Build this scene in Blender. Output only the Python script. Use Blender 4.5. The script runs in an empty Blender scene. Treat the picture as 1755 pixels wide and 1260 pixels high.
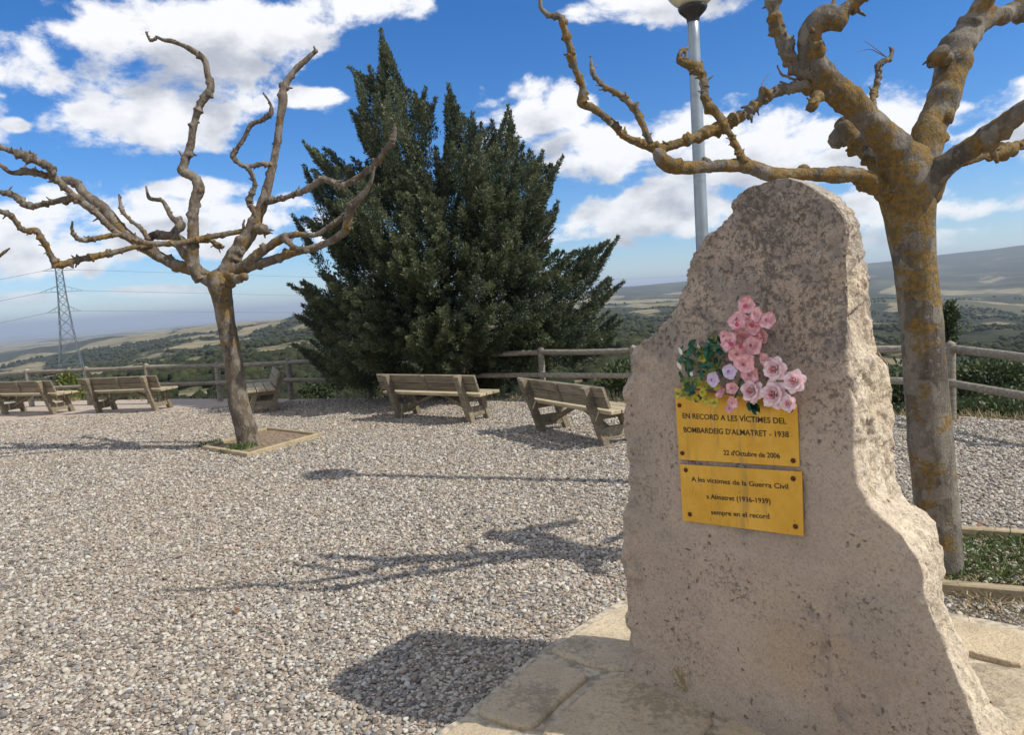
import bpy, bmesh, math, random
import numpy as np
from mathutils import Vector, Matrix, noise as mnoise
random.seed(7); rng = np.random.default_rng(11)
R = math.radians
SC = bpy.context.scene
COL = SC.collection

# ------------------------------------------------------------------ camera
W0, H0 = 1755.0, 1260.0
FPX = 1250.0
PITCH, ROLL, CAMH = R(5.7), R(3.9), 1.7
f0 = Vector((0, math.cos(PITCH), -math.sin(PITCH)))
u0 = Vector((0, math.sin(PITCH), math.cos(PITCH)))
r0 = Vector((1, 0, 0))
CU = (math.cos(ROLL) * u0 + math.sin(ROLL) * r0).normalized()
CR = (math.cos(ROLL) * r0 - math.sin(ROLL) * u0).normalized()
CF = f0
CAM = Vector((0, 0, CAMH))
cd = bpy.data.cameras.new('camera'); co = bpy.data.objects.new('camera', cd); COL.objects.link(co)
m = Matrix((CR, CU, -CF)).transposed().to_4x4(); m.translation = CAM
co.matrix_world = m
cd.sensor_width = 36; cd.lens = 36 * FPX / W0; cd.clip_start = 0.05; cd.clip_end = 120000
SC.camera = co

# ------------------------------------------------------------------ sky and sun
SUN_EL = R(47); SUN_AZ = R(110)            # azimuth clockwise from +Y
SV = Vector((math.cos(SUN_EL) * math.sin(SUN_AZ), math.cos(SUN_EL) * math.cos(SUN_AZ), math.sin(SUN_EL)))
sd = bpy.data.lights.new('sun', 'SUN'); so = bpy.data.objects.new('sun', sd); COL.objects.link(so)
sd.energy = 3.2; sd.angle = R(0.53); sd.color = (1.0, 0.94, 0.84)
so.rotation_euler = SV.to_track_quat('Z', 'Y').to_euler()
so.location = (8, -4, 12)
VS = SC.view_settings
VS.view_transform = 'Standard'; VS.look = 'None'; VS.gamma = 1; VS.use_curve_mapping = False; VS.exposure = 0.54

def ray(px, py):
    return (CF * FPX + CR * (px - W0 / 2) - CU * (py - H0 / 2)).normalized()
def at(px, py, Y):                      # the point Y metres ahead that shows there
    d = ray(px, py); return CAM + d * (Y / d.y)
def gp(px, py, z=0.0):                  # point on a level plane
    d = ray(px, py); return CAM + d * ((z - CAMH) / d.z)

class NT:                               # tiny node helper
    def __init__(s, tree): s.t = tree; s.n = tree.nodes; s.l = tree.links
    def node(s, typ, **kw):
        n = s.n.new(typ)
        for k, v in kw.items(): setattr(n, k, v)
        return n
    def put(s, sock, v):
        if isinstance(v, bpy.types.NodeSocket): s.l.new(v, sock)
        elif v is not None: sock.default_value = v
    def math(s, op, a, b=None, c=None, clamp=False):
        n = s.node('ShaderNodeMath', operation=op); n.use_clamp = clamp
        s.put(n.inputs[0], a); s.put(n.inputs[1], b)
        if c is not None: s.put(n.inputs[2], c)
        return n.outputs[0]
    def vmath(s, op, a, b=None, c=None, out=0):
        n = s.node('ShaderNodeVectorMath', operation=op)
        s.put(n.inputs[0], a)
        if b is not None: s.put(n.inputs[1], b)
        if c is not None: s.put(n.inputs[2], c)
        return n.outputs[out]
    def noise(s, vec, scale, detail=5, rough=0.55, dist=0.0, out=0):
        n = s.node('ShaderNodeTexNoise'); s.put(n.inputs['Vector'], vec)
        n.inputs['Scale'].default_value = scale; n.inputs['Detail'].default_value = detail
        n.inputs['Roughness'].default_value = rough; n.inputs['Distortion'].default_value = dist
        return n.outputs[out]
    def voro(s, vec, scale, feature='F1', out='Distance', rnd=1.0):
        n = s.node('ShaderNodeTexVoronoi', feature=feature); s.put(n.inputs['Vector'], vec)
        n.inputs['Scale'].default_value = scale; n.inputs['Randomness'].default_value = rnd
        return n.outputs[out]
    def ss(s, x, a, b, lo=0.0, hi=1.0):
        n = s.node('ShaderNodeMapRange', interpolation_type='SMOOTHSTEP')
        s.put(n.inputs[0], x); s.put(n.inputs[1], a); s.put(n.inputs[2], b); s.put(n.inputs[3], lo); s.put(n.inputs[4], hi)
        return n.outputs[0]
    def mix(s, f, a, b, mode='MIX'):
        n = s.node('ShaderNodeMix', data_type='RGBA', blend_type=mode)
        s.put(n.inputs[0], f)
        for k, v in ((6, a), (7, b)):
            if isinstance(v, tuple): v = (*v, 1.0) if len(v) == 3 else v
            s.put(n.inputs[k], v)
        return n.outputs[2]
    def ramp(s, f, stops, interp='LINEAR'):
        n = s.node('ShaderNodeValToRGB'); n.color_ramp.interpolation = interp
        e = n.color_ramp.elements
        while len(e) < len(stops): e.new(0.5)
        for k, (p, c) in zip(e, stops): k.position = p; k.color = (*c, 1)
        s.put(n.inputs[0], f); return n.outputs[0]
    def sep(s, v):
        n = s.node('ShaderNodeSeparateXYZ'); s.put(n.inputs[0], v); return n.outputs
    def comb(s, x, y, z):
        n = s.node('ShaderNodeCombineXYZ'); s.put(n.inputs[0], x); s.put(n.inputs[1], y); s.put(n.inputs[2], z); return n.outputs[0]

# clouds: (px, py, rx, ry) as seen from the viewpoint, kept as azimuth / elevation in the world
CL = [(300,120,200,95),(430,45,170,60),(610,12,130,40),(190,90,110,75),(20,115,110,85),(255,205,175,50),(350,190,80,40),(25,212,30,16),
      (440,165,42,26),(100,410,200,58),(235,375,110,48),(415,395,120,40),(335,325,75,16),(60,512,80,12),(250,500,110,10),
      (1090,8,160,30),(1160,-20,120,40),(915,180,85,50),(965,190,50,25),(1012,268,95,48),(1110,365,200,40),(1320,262,150,75),
      (1210,262,110,60),(1500,240,110,66),(1690,215,140,60),(1520,355,130,34),(1690,335,150,36),(1650,405,190,16),(520,165,60,16),
      (940,400,130,20),(-150,160,140,80),(-170,420,150,50),(1900,230,150,70),(1950,350,180,34),(560,400,60,22),(1380,-120,200,60),(200,-160,260,70),(820,-200,200,50)]
w = bpy.data.worlds.new('World'); SC.world = w; w.use_nodes = True
w.cycles.sampling_method = 'MANUAL'; w.cycles.sample_map_resolution = 256
w.node_tree.nodes.clear(); N = NT(w.node_tree)
sky = N.node('ShaderNodeTexSky', sky_type='NISHITA'); sky.sun_disc = False
sky.sun_elevation = SUN_EL; sky.sun_rotation = SUN_AZ
sky.altitude = 400; sky.air_density = 1.0; sky.dust_density = 0.1; sky.ozone_density = 2.2
tc = N.node('ShaderNodeTexCoord').outputs['Generated']
def cloud_group():
    g = bpy.data.node_groups.new('cloud_cover', 'ShaderNodeTree')
    g.interface.new_socket('Dir', in_out='INPUT', socket_type='NodeSocketVector')
    g.interface.new_socket('Cover', in_out='OUTPUT', socket_type='NodeSocketFloat')
    g.interface.new_socket('Coarse', in_out='OUTPUT', socket_type='NodeSocketFloat')
    G = NT(g); gi = G.node('NodeGroupInput'); go = G.node('NodeGroupOutput')
    d = gi.outputs[0]; x, y, z = G.sep(d)
    az = G.math('ARCTAN2', x, y); el = G.math('ARCSINE', z)
    P = G.comb(az, el, 0.0)
    acc = None
    for ic_, (px, py, rx, ry) in enumerate(CL):
        if ic_ < 8: rx *= .86; ry *= .80
        c = ray(px, py); a0 = math.atan2(c.x, c.y); e0 = math.asin(c.z)
        e1 = ray(px + rx, py); e2 = ray(px, py - ry)
        ra = abs(math.atan2(e1.x, e1.y) - a0) * 1.0; re = abs(math.asin(e2.z) - e0)
        q = G.vmath('MULTIPLY_ADD', P, (1 / ra, 1 / re, 0), (-a0 / ra, -e0 / re, 0))
        v = G.math('SUBTRACT', 1.0, G.vmath('LENGTH', q, out=1))
        if acc is None: acc = v
        else: acc = G.math('SMOOTH_MAX', acc, v, 0.25)
    st = G.vmath('MULTIPLY', d, (1, 1, 1.7))
    far = G.math('MAXIMUM', G.ss(G.math('ABSOLUTE', az), 0.80, 1.05), G.ss(el, 0.62, 0.85))
    gen = G.math('MULTIPLY_ADD', G.noise(st, 2.6, 3), 4.0, -1.65)  # clouds out of view, cover raised to lift and warm the shade
    base = G.node('ShaderNodeMix', data_type='FLOAT'); G.put(base.inputs[0], far); G.put(base.inputs[2], acc); G.put(base.inputs[3], gen)
    base = G.math('MINIMUM', G.math('MAXIMUM', base.outputs[0], -1.2), 0.30)
    n1 = G.math('MULTIPLY_ADD', G.noise(st, 8.0, 7, 0.64, 0.2), 3.3, -1.62)
    vv = G.voro(G.vmath('ADD', st, G.vmath('MULTIPLY', G.noise(st, 14, 3, out=1), (0.08,)*3)), 22.0, 'SMOOTH_F1')
    n2 = G.math('MULTIPLY_ADD', vv, -.9, 0.52)
    tot = G.math('ADD', G.math('ADD', base, n1), n2)
    G.put(go.inputs[0], tot)
    n3 = G.math('MULTIPLY_ADD', G.noise(st, 8.0, 2, 0.62, 0.2), 3.0, -1.42)
    G.put(go.inputs[1], G.math('ADD', base, n3)); return g
CG = cloud_group()
def cover(d, k=0):
    n = N.node('ShaderNodeGroup'); n.node_tree = CG; N.put(n.inputs[0], d); return n.outputs[k]
c0 = cover(tc)
up = N.vmath('NORMALIZE', N.vmath('ADD', tc, (0.030, 0.0, 0.045)))
c1 = cover(up, 1)
dens = N.ss(c0, -0.12, 0.42)
fine = N.noise(N.vmath('MULTIPLY', tc, (1, 1, 1.7)), 24, 5, .6)
thick = N.ss(N.math('ADD', N.math('MULTIPLY_ADD', c1, 0.70, N.math('MULTIPLY', c0, 0.20)), N.math('MULTIPLY_ADD', fine, 1.1, -.55)), -0.05, 0.85)
skyc = N.node('ShaderNodeHueSaturation'); skyc.inputs['Saturation'].default_value = 1.22
N.put(skyc.inputs['Color'], N.vmath('MULTIPLY', sky.outputs[0], (.70, .82, 1.04)))
ccol = N.mix(thick, (8.0, 8.0, 8.1), (3.9, 4.1, 4.6))
zz = N.sep(tc)[2]
dens = N.math('MULTIPLY', N.math('MULTIPLY', dens, 0.95), N.ss(zz, 0.005, 0.05))
outc = N.mix(dens, skyc.outputs[0], ccol)
bg = N.node('ShaderNodeBackground'); N.put(bg.inputs[0], outc); bg.inputs[1].default_value = 0.091
wo = N.node('ShaderNodeOutputWorld'); N.l.new(bg.outputs[0], wo.inputs[0])

# ------------------------------------------------------------------ helpers
def hash3(ix, iy, iz, s):
    h = (ix * 374761393 + iy * 668265263 + iz * 2147483647 + s * 1274126177).astype(np.int64) & 0xffffffff
    h = ((h ^ (h >> 13)) * 1274126177) & 0xffffffff
    h = ((h ^ (h >> 16)) * 2246822519) & 0xffffffff
    return ((h ^ (h >> 15)) & 0xffff) / 65535.0
def vnoise(p, s=0):
    p = np.asarray(p, float); i = np.floor(p).astype(np.int64); f = p - i; f = f * f * (3 - 2 * f)
    r = 0
    for dx in (0, 1):
        for dy in (0, 1):
            for dz in (0, 1):
                wgt = (f[:, 0] if dx else 1 - f[:, 0]) * (f[:, 1] if dy else 1 - f[:, 1]) * (f[:, 2] if dz else 1 - f[:, 2])
                r = r + wgt * hash3(i[:, 0] + dx, i[:, 1] + dy, i[:, 2] + dz, s)
    return r * 2 - 1
def fbm(p, octv=5, s=0, g=0.5):
    r = 0; a = 1; q = np.asarray(p, float)
    for k in range(octv):
        r = r + a * vnoise(q, s + k * 17); a *= g; q = q * 2.03 + 11.3
    return r

def link(name, me, mat=None, parent=None):
    o = bpy.data.objects.new(name, me); COL.objects.link(o)
    if mat is not None and me is not None and not me.materials: me.materials.append(mat)
    if parent is not None: o.parent = parent
    return o
def meshdata(name, V, F, smooth=False, attrs=None):
    me = bpy.data.meshes.new(name)
    V = np.asarray(V, dtype=np.float32)
    if isinstance(F, np.ndarray):
        k = F.shape[1]
        me.vertices.add(len(V)); me.vertices.foreach_set('co', V.ravel())
        me.loops.add(F.size); me.loops.foreach_set('vertex_index', F.ravel().astype(np.int32))
        me.polygons.add(len(F)); me.polygons.foreach_set('loop_start', (np.arange(len(F)) * k).astype(np.int32))
        me.update(calc_edges=True)
    else:
        me.from_pydata([tuple(v) for v in V], [], F); me.update()
    if smooth: me.polygons.foreach_set('use_smooth', np.ones(len(me.polygons), bool))
    if attrs:
        for k, v in attrs.items():
            a = me.attributes.new(k, 'FLOAT', 'POINT'); a.data.foreach_set('value', np.asarray(v, np.float32))
    return me
def setp(o, label=None, cat=None, group=None, kind=None):
    if label: o['label'] = label
    if cat: o['category'] = cat
    if group: o['group'] = group
    if kind: o['kind'] = kind
    return o
def thing(name, label, cat, loc=(0, 0, 0), rz=0, group=None):
    o = bpy.data.objects.new(name, None); COL.objects.link(o); o.location = loc; o.rotation_euler = (0, 0, rz)
    o.empty_display_size = 0.2
    return setp(o, label, cat, group)
def rel(o, root):                       # parts are modelled in world metres: keep them there
    o.parent = root; o.matrix_parent_inverse = Matrix.Translation(root.location).inverted()
    return o

_b = bmesh.new(); bmesh.ops.create_icosphere(_b, subdivisions=2, radius=1)
ICO_V = np.array([v.co[:] for v in _b.verts]); ICO_F = [[v.index for v in f.verts] for f in _b.faces]; _b.free()
def tube_mesh(name, pts, rad, seg=12, bump=0.06, knobs=0, seed=0, cap=True, fine=None, flare=0):
    """a tapering, knobbly tube through pts (metres) with radii rad."""
    rg = np.random.default_rng(seed)
    P = np.array([list(p) for p in pts], float); rad = np.array(rad, float)
    # Catmull-Rom resample
    d = np.r_[0, np.cumsum(np.linalg.norm(np.diff(P, axis=0), axis=1))]
    L = d[-1]; step = fine or max(0.009, float(rad.mean()) * 0.36)
    n = int(min(360, max(6, L / step)))
    s = np.linspace(0, L, n)
    T = np.gradient(P, d, axis=0)
    k = np.clip(np.searchsorted(d, s, side='right') - 1, 0, len(d) - 2)
    h = (d[k + 1] - d[k])[:, None]; t = ((s - d[k])[:, None]) / h
    C = ((2*t**3 - 3*t**2 + 1) * P[k] + (t**3 - 2*t**2 + t) * h * T[k] * .8 + (-2*t**3 + 3*t**2) * P[k+1] + (t**3 - t**2) * h * T[k+1] * .8)
    rr = np.interp(s, d, rad)
    tg = np.gradient(C, axis=0); tg /= np.linalg.norm(tg, axis=1)[:, None] + 1e-9
    up_ = np.array([0.3, 0.9, 0.2]); a = np.cross(tg, up_); a /= np.linalg.norm(a, axis=1)[:, None] + 1e-9
    b = np.cross(tg, a)
    th = np.linspace(0, 2 * np.pi, seg, endpoint=False)
    mul = np.ones((n, seg))
    for q in range(knobs):
        s0 = rg.uniform(0.03 * L, L); th0 = rg.uniform(0, 6.28); r_here = np.interp(s0, s, rr)
        wd = r_here * rg.uniform(0.22, 0.55) + 0.002; am = rg.uniform(0.25, 0.85) if r_here < .05 else rg.uniform(.12, .34)
        lob = 0.12 + 0.88 * np.clip(np.cos(th - th0), 0, 1) ** 1.6
        mul += am * np.exp(-((s - s0) / wd) ** 2)[:, None] * lob[None, :]
    ring = (np.cos(th)[None, :, None] * a[:, None, :] + np.sin(th)[None, :, None] * b[:, None, :])
    base = C[:, None, :] + ring * rr[:, None, None]
    nz = fbm(base.reshape(-1, 3) / max(0.03, rr.mean() * 1.1) + seed * 3.1, 3, seed).reshape(n, seg)
    mul += bump * nz
    if bump > .05: mul += bump * .8 * fbm(base.reshape(-1, 3) / max(0.012, rr.mean() * .35) + seed, 3, seed + 5).reshape(n, seg)
    if flare: mul += flare * np.exp(-s / (rad[0] * 1.1))[:, None] * (1 + .35 * np.cos(3 * th + seed))[None, :]
    V = (C[:, None, :] + ring * (rr[:, None] * mul)[:, :, None]).reshape(-1, 3)
    i = np.arange(n - 1)[:, None] * seg; j = np.arange(seg)[None, :]; j2 = (j + 1) % seg
    F = np.stack([i + j, i + j2, i + seg + j2, i + seg + j], -1).reshape(-1, 4)
    F = [tuple(int(v) for v in f) for f in F]
    V = [tuple(v) for v in V]
    if cap:
        for base_i, c, rev in ((0, C[0], True), ((n - 1) * seg, C[-1] + tg[-1] * rr[-1] * .6, False)):
            V.append(tuple(c)); ci = len(V) - 1
            for q in range(seg):
                e = (base_i + q, base_i + (q + 1) % seg)
                F.append((e[1], e[0], ci) if rev else (e[0], e[1], ci))
    for q in range(knobs if rad.max() < .16 else 0):          # knuckles left by years of pollarding
        if rg.random() < .45: continue
        s0 = rg.uniform(.04 * L, L); k0 = int(np.searchsorted(s, s0)) % n; r0_ = rr[k0]; th0 = rg.uniform(0, 6.28)
        rk = min(.05, r0_ * rg.uniform(.55, .95) + .002)
        cc = C[k0] + (math.cos(th0) * a[k0] + math.sin(th0) * b[k0]) * r0_ * rg.uniform(.4, .8)
        nz3 = vnoise(ICO_V * 1.9 + q * 7.7 + seed, 2)[:, None] * .35 + vnoise(ICO_V * 4.5 + q, 4)[:, None] * .18
        vv_ = cc + ICO_V * rk * (1 + nz3) * np.array([1, 1, rg.uniform(.8, 1.25)])
        o0 = len(V); V += [tuple(v) for v in vv_]; F += [tuple(int(i_) + o0 for i_ in f) for f in ICO_F]
        if rg.random() < .55 and r0_ < .06:
            dv = cc - C[k0]; dv = dv / (np.linalg.norm(dv) + 1e-9) + rg.normal(0, .45, 3) + tg[k0] * .5; dv /= np.linalg.norm(dv)
            e1 = np.cross(dv, [.2, .3, .9]); e1 /= np.linalg.norm(e1); e2 = np.cross(dv, e1); ln = rk * rg.uniform(1.6, 3.0); o0 = len(V)
            for tq, rq in ((0, .42), (.7, .30), (1, .2)):
                for q5 in range(6): V.append(tuple(cc + dv * ln * tq + (e1 * math.cos(q5 * 1.047) + e2 * math.sin(q5 * 1.047)) * rk * rq))
            for lv_ in (0, 6):
                for q5 in range(6): F.append((o0 + lv_ + q5, o0 + lv_ + (q5 + 1) % 6, o0 + lv_ + 6 + (q5 + 1) % 6, o0 + lv_ + 6 + q5))
            F.append(tuple(o0 + 12 + q5 for q5 in range(6)))
    return meshdata(name, V, F, smooth=True)

def box_bm(bm, sx, sy, sz, mat=Matrix.Identity(4), bev=0.006, seg=1):
    r = bmesh.ops.create_cube(bm, size=1.0, matrix=mat @ Matrix.Diagonal((sx, sy, sz, 1)))
    vs = r['verts']
    if bev:
        es = list({e for v in vs for e in v.link_edges})
        bmesh.ops.bevel(bm, geom=es, offset=bev, segments=seg, affect='EDGES', profile=0.6)
def bar(bm, a, b, wx, wy, upv=(0, 0, 1), bev=0.006):
    """a squared timber from a to b, wx across, wy in the up direction"""
    a = Vector(a); b = Vector(b); z = (b - a).normalized(); x = Vector(upv).cross(z)
    if x.length < 1e-4: x = Vector((1, 0, 0)).cross(z)
    x.normalize(); y = z.cross(x)
    M = Matrix((x, y, z)).transposed().to_4x4(); M.translation = (a + b) / 2
    box_bm(bm, wx, wy, (b - a).length, M, bev)
def from_bm(name, bm, mat, parent=None, smooth=False):
    me = bpy.data.meshes.new(name); bm.to_mesh(me); bm.free()
    if smooth: me.polygons.foreach_set('use_smooth', np.ones(len(me.polygons), bool))
    return link(name, me, mat, parent)
def inpoly(x, y, poly):
    x = np.asarray(x); y = np.asarray(y); c = np.zeros(x.shape, bool); n = len(poly)
    for i in range(n):
        x1, y1 = poly[i][:2]; x2, y2 = poly[(i + 1) % n][:2]
        if y1 == y2: continue
        k = ((y1 > y) != (y2 > y)) & (x < (x2 - x1) * (y - y1) / (y2 - y1) + x1); c ^= k
    return c

# ------------------------------------------------------------------ materials
def mat(name):
    m_ = bpy.data.materials.new(name); m_.use_nodes = True; m_.node_tree.nodes.clear(); n = NT(m_.node_tree)
    b = n.node('ShaderNodeBsdfPrincipled'); o = n.node('ShaderNodeOutputMaterial'); n.l.new(b.outputs[0], o.inputs[0])
    return m_, n, b
def bump(n, b, h, strength=0.5, dist=0.01):
    q = n.node('ShaderNodeBump'); q.inputs['Strength'].default_value = strength; q.inputs['Distance'].default_value = dist
    n.put(q.inputs['Height'], h); n.l.new(q.outputs[0], b.inputs['Normal'])
def pos(n): return n.node('ShaderNodeNewGeometry').outputs['Position']
def objc(n): return n.node('ShaderNodeTexCoord').outputs['Object']

def m_gravel():
    m_, n, b = mat('gravel_ground'); p = pos(n)
    dist = n.vmath('ADD', p, n.vmath('MULTIPLY', n.noise(p, 30, 3, out=1), (0.012,) * 3))
    vc = n.voro(dist, 62, 'F1', 'Color'); vd = n.voro(dist, 62, 'F1', 'Distance')
    rv = n.sep(vc)[0]
    c = n.ramp(rv, [(0, (.10, .085, .07)), (.18, (.27, .22, .17)), (.38, (.42, .345, .27)), (.55, (.36, .265, .185)), (.68, (.52, .445, .36)), (.84, (.64, .58, .50)), (1, (.28, .28, .28))])
    gap = n.ss(vd, 0.45, 0.75)
    c = n.mix(n.math('MULTIPLY', gap, n.ss(n.vmath('LENGTH', p, out=1), 6, 14, .7, .3)), c, (.07, .055, .045))
    big = n.noise(p, 0.35, 4)
    c = n.mix(n.ss(big, .42, .68, 0, .45), c, (.37, .27, .19))
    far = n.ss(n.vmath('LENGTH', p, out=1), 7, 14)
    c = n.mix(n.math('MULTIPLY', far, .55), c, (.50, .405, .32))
    n.put(b.inputs['Base Color'], c); b.inputs['Roughness'].default_value = .85
    bump(n, b, n.math('MULTIPLY', vd, -1), 0.9, 0.012); return m_
def m_pebble():
    m_, n, b = mat('pebble'); oi = n.node('ShaderNodeObjectInfo').outputs['Random']
    c = n.ramp(oi, [(0, (0.068, 0.063, 0.055)), (.12, (0.143, 0.126, 0.106)), (.24, (0.244, 0.216, 0.176)), (.36, (0.336, 0.292, 0.233)), (.45, (0.271, 0.212, 0.151)),
                    (.52, (0.390, 0.359, 0.295)), (.66, (0.461, 0.431, 0.365)), (.78, (0.568, 0.548, 0.479)), (.85, (0.377, 0.288, 0.214)), (.90, (0.124, 0.126, 0.127)), (.95, (0.221, 0.225, 0.228)), (1, (0.326, 0.333, 0.326))])
    c = n.mix(n.ss(n.noise(pos(n), .55, 4, .6), .42, .66, 0, .42), c, n.mix(.5, c, (.34, .265, .18)))
    g = n.noise(objc(n), 3.0, 4)
    c = n.mix(n.ss(g, .4, .7, 0, .35), c, (.30, .25, .21))
    n.put(b.inputs['Base Color'], c); b.inputs['Roughness'].default_value = .75; return m_
def m_stone():
    m_, n, b = mat('limestone_monolith'); p = pos(n)
    z = n.sep(p)[2]
    a = n.noise(p, 2.2, 6, .6); a2 = n.noise(n.vmath('ADD', p, (5, 3, 1)), 5.5, 6, .65)
    c = n.mix(n.ss(a, .36, .66), (.62, .49, .375), (.48, .40, .32))
    c = n.mix(n.ss(a2, .52, .72, 0, .6), c, (.66, .56, .44))
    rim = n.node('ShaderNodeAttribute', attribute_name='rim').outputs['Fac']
    c = n.mix(n.math('MULTIPLY', rim, n.ss(n.noise(p, 8, 5, .6), .3, .6, .35, .95)), c, (.80, .70, .52))  # sunlight on the broken side painted in as paler cream stone
    c = n.mix(n.ss(n.noise(p, 1.3, 3), .55, .75, 0, .5), c, (.52, .36, .22))
    # grey weathering and black lichen, thicker towards the top, thinned on the brightened rim
    top = n.ss(z, .9, 1.9)
    gw = n.noise(n.vmath('ADD', p, (1, 8, 2)), 6.5, 9, .72)
    f1 = n.ss(n.math('MULTIPLY_ADD', top, .12, gw), .54, .68, 0, .7)
    c = n.mix(f1, c, (.30, .27, .24))
    sp = n.noise(p, 52, 7, .78, .2)
    area = n.noise(n.vmath('ADD', p, (3, 1, 9)), 3.2, 5, .65)
    k = n.math('ADD', n.math('MULTIPLY', top, .07), n.math('MULTIPLY', n.math('SUBTRACT', area, .5), .42))
    f2 = n.ss(n.math('ADD', sp, k), .555, .65, 0, .8)
    c = n.mix(n.math('MULTIPLY', f2, n.math('MULTIPLY_ADD', rim, -.5, 1.0)), c, (.095, .082, .07))
    c = n.mix(n.ss(n.noise(p, 95, 5, .7), .46, .62, 0, .45), c, (.33, .26, .20))
    stn = n.noise(n.vmath('MULTIPLY', n.vmath('ADD', p, (7, 2, 3)), (1, 1, .28)), 7, 7, .7)
    c = n.mix(n.ss(stn, .60, .72, 0, .6), c, (.19, .155, .125))
    wh = n.ss(n.math('ADD', n.noise(p, 45, 4, .7), n.math('MULTIPLY', top, .05)), .66, .74, 0, .6)
    c = n.mix(wh, c, (.68, .65, .58))
    # a yellow lichen rosette low on the face
    q = gp(1170, 1180); rp = n.vmath('DISTANCE', p, (gp(1170, 1215).x, gp(1170, 1215).y, .12), out=1)
    yl = n.math('MULTIPLY', n.ss(n.math('ADD', rp, n.math('MULTIPLY', n.noise(p, 30, 4), .06)), .055, .10, 1, 0), n.ss(n.noise(p, 60, 4), .4, .55))
    c = n.mix(n.math('MULTIPLY', yl, .8), c, (.26, .19, .05))
    pit = n.ss(n.voro(n.vmath('ADD', p, n.vmath('MULTIPLY', n.noise(p, 9, 2, out=1), (.12,) * 3)), 24), .10, .20)
    pm = n.ss(n.noise(p, 7, 3), .50, .60)
    pit = n.math('MAXIMUM', pit, n.math('SUBTRACT', 1, pm))
    c = n.mix(n.math('MULTIPLY', n.math('SUBTRACT', 1, pit), .7), c, (.15, .12, .10))
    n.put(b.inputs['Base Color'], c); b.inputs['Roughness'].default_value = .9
    h = n.math('ADD', n.math('MULTIPLY', n.noise(p, 26, 9, .68), .9), n.math('MULTIPLY', pit, .45))
    h = n.math('ADD', h, n.math('MULTIPLY', n.noise(p, 120, 4, .6), .22))
    bump(n, b, h, 1.0, 0.028); return m_
def m_bark(lich=.5, zmid=1.8, name='plane_bark', ca=(.15, .12, .09), cb=(.32, .275, .22)):
    m_, n, b = mat(name); p = pos(n); z = n.sep(p)[2]
    st = n.vmath('MULTIPLY', p, (1, 1, .35))
    c = n.mix(n.ss(n.noise(st, 9, 6, .65), .38, .62), ca, cb)
    c = n.mix(n.ss(n.noise(p, 28, 4, .7), .54, .70, 0, .7), c, (.33, .30, .25))
    c = n.mix(n.ss(n.noise(st, 60, 4, .7), .55, .66, 0, .6), c, (.09, .075, .06))
    c = n.mix(n.ss(n.noise(p, 75, 5, .75), .50, .60, 0, .55), c, (.10, .08, .06))
    pl_ = n.sep(n.voro(n.vmath('ADD', n.vmath('MULTIPLY', p, (1, 1, .55)), n.vmath('MULTIPLY', n.noise(p, 14, 3, out=1), (.06,) * 3)), 16, 'F1', 'Color'))[0]
    c = n.mix(n.ss(pl_, .70, .74, 0, .5), c, (.28, .25, .20))
    c = n.mix(n.ss(pl_, .22, .18, 0, .45), c, (.13, .115, .085))
    near = n.ss(n.math('ABSOLUTE', n.math('SUBTRACT', z, zmid)), .1, 1.6, 1, 0)
    l = n.noise(n.vmath('MULTIPLY', p, (1, 1, 1.5)), 4.2, 7, .7)
    fl = n.ss(n.math('ADD', l, n.math('ADD', n.math('MULTIPLY', near, .10), (lich - .5) * .3)), .55, .60, 0, .9)
    lc = n.mix(n.ss(n.noise(p, 40, 3), .4, .6), (.25, .135, .014), (.13, .09, .022))
    c = n.mix(n.math('MULTIPLY', fl, n.ss(n.noise(p, 55, 4, .7), .36, .5)), c, lc)
    n.put(b.inputs['Base Color'], c); b.inputs['Roughness'].default_value = .9
    bump(n, b, n.math('ADD', n.noise(st, 30, 7, .7), n.math('MULTIPLY', n.noise(p, 90, 3, .6), .4)), 1.0, .018); return m_
def m_wood(c1, c2, name, moss=.0):
    m_, n, b = mat(name); p = objc(n)
    rnd = n.node('ShaderNodeObjectInfo').outputs['Random']
    q = n.vmath('ADD', p, n.comb(rnd, n.math('MULTIPLY', rnd, 7), 0.0))
    g = n.noise(n.vmath('MULTIPLY', q, (2.0, 22, 22)), 1.8, 6, .65, .6)
    c = n.mix(n.ss(g, .35, .65), c1, c2)
    c = n.mix(n.ss(n.noise(q, 5, 5, .6), .52, .72, 0, .55), c, (c1[0] * .5, c1[1] * .5, c1[2] * .48))
    c = n.mix(n.ss(n.noise(q, 9, 4), .55, .7, 0, moss), c, (.16, .17, .07))
    v = n.math('MULTIPLY_ADD', rnd, .4, .8)
    c = n.vmath('MULTIPLY', c, n.comb(v, v, v))
    n.put(b.inputs['Base Color'], c); b.inputs['Roughness'].default_value = .85
    bump(n, b, g, .6, .006); return m_
def m_leaf(c1, c2, name, scale=3, hi=(.20, .21, .08), rough=.6):
    m_, n, b = mat(name)
    t = n.node('ShaderNodeAttribute', attribute_name='tint').outputs['Fac']
    c = n.mix(t, c1, c2)
    c = n.mix(n.ss(n.noise(pos(n), scale, 4), .5, .75, 0, .4), c, hi)
    n.put(b.inputs['Base Color'], c); b.inputs['Roughness'].default_value = rough
    tr = n.node('ShaderNodeBsdfTranslucent'); n.put(tr.inputs[0], c)
    ms = n.node('ShaderNodeMixShader'); ms.inputs[0].default_value = .18
    n.l.new(b.outputs[0], ms.inputs[1]); n.l.new(tr.outputs[0], ms.inputs[2])
    n.l.new(ms.outputs[0], n.n['Material Output'].inputs[0]); return m_
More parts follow.
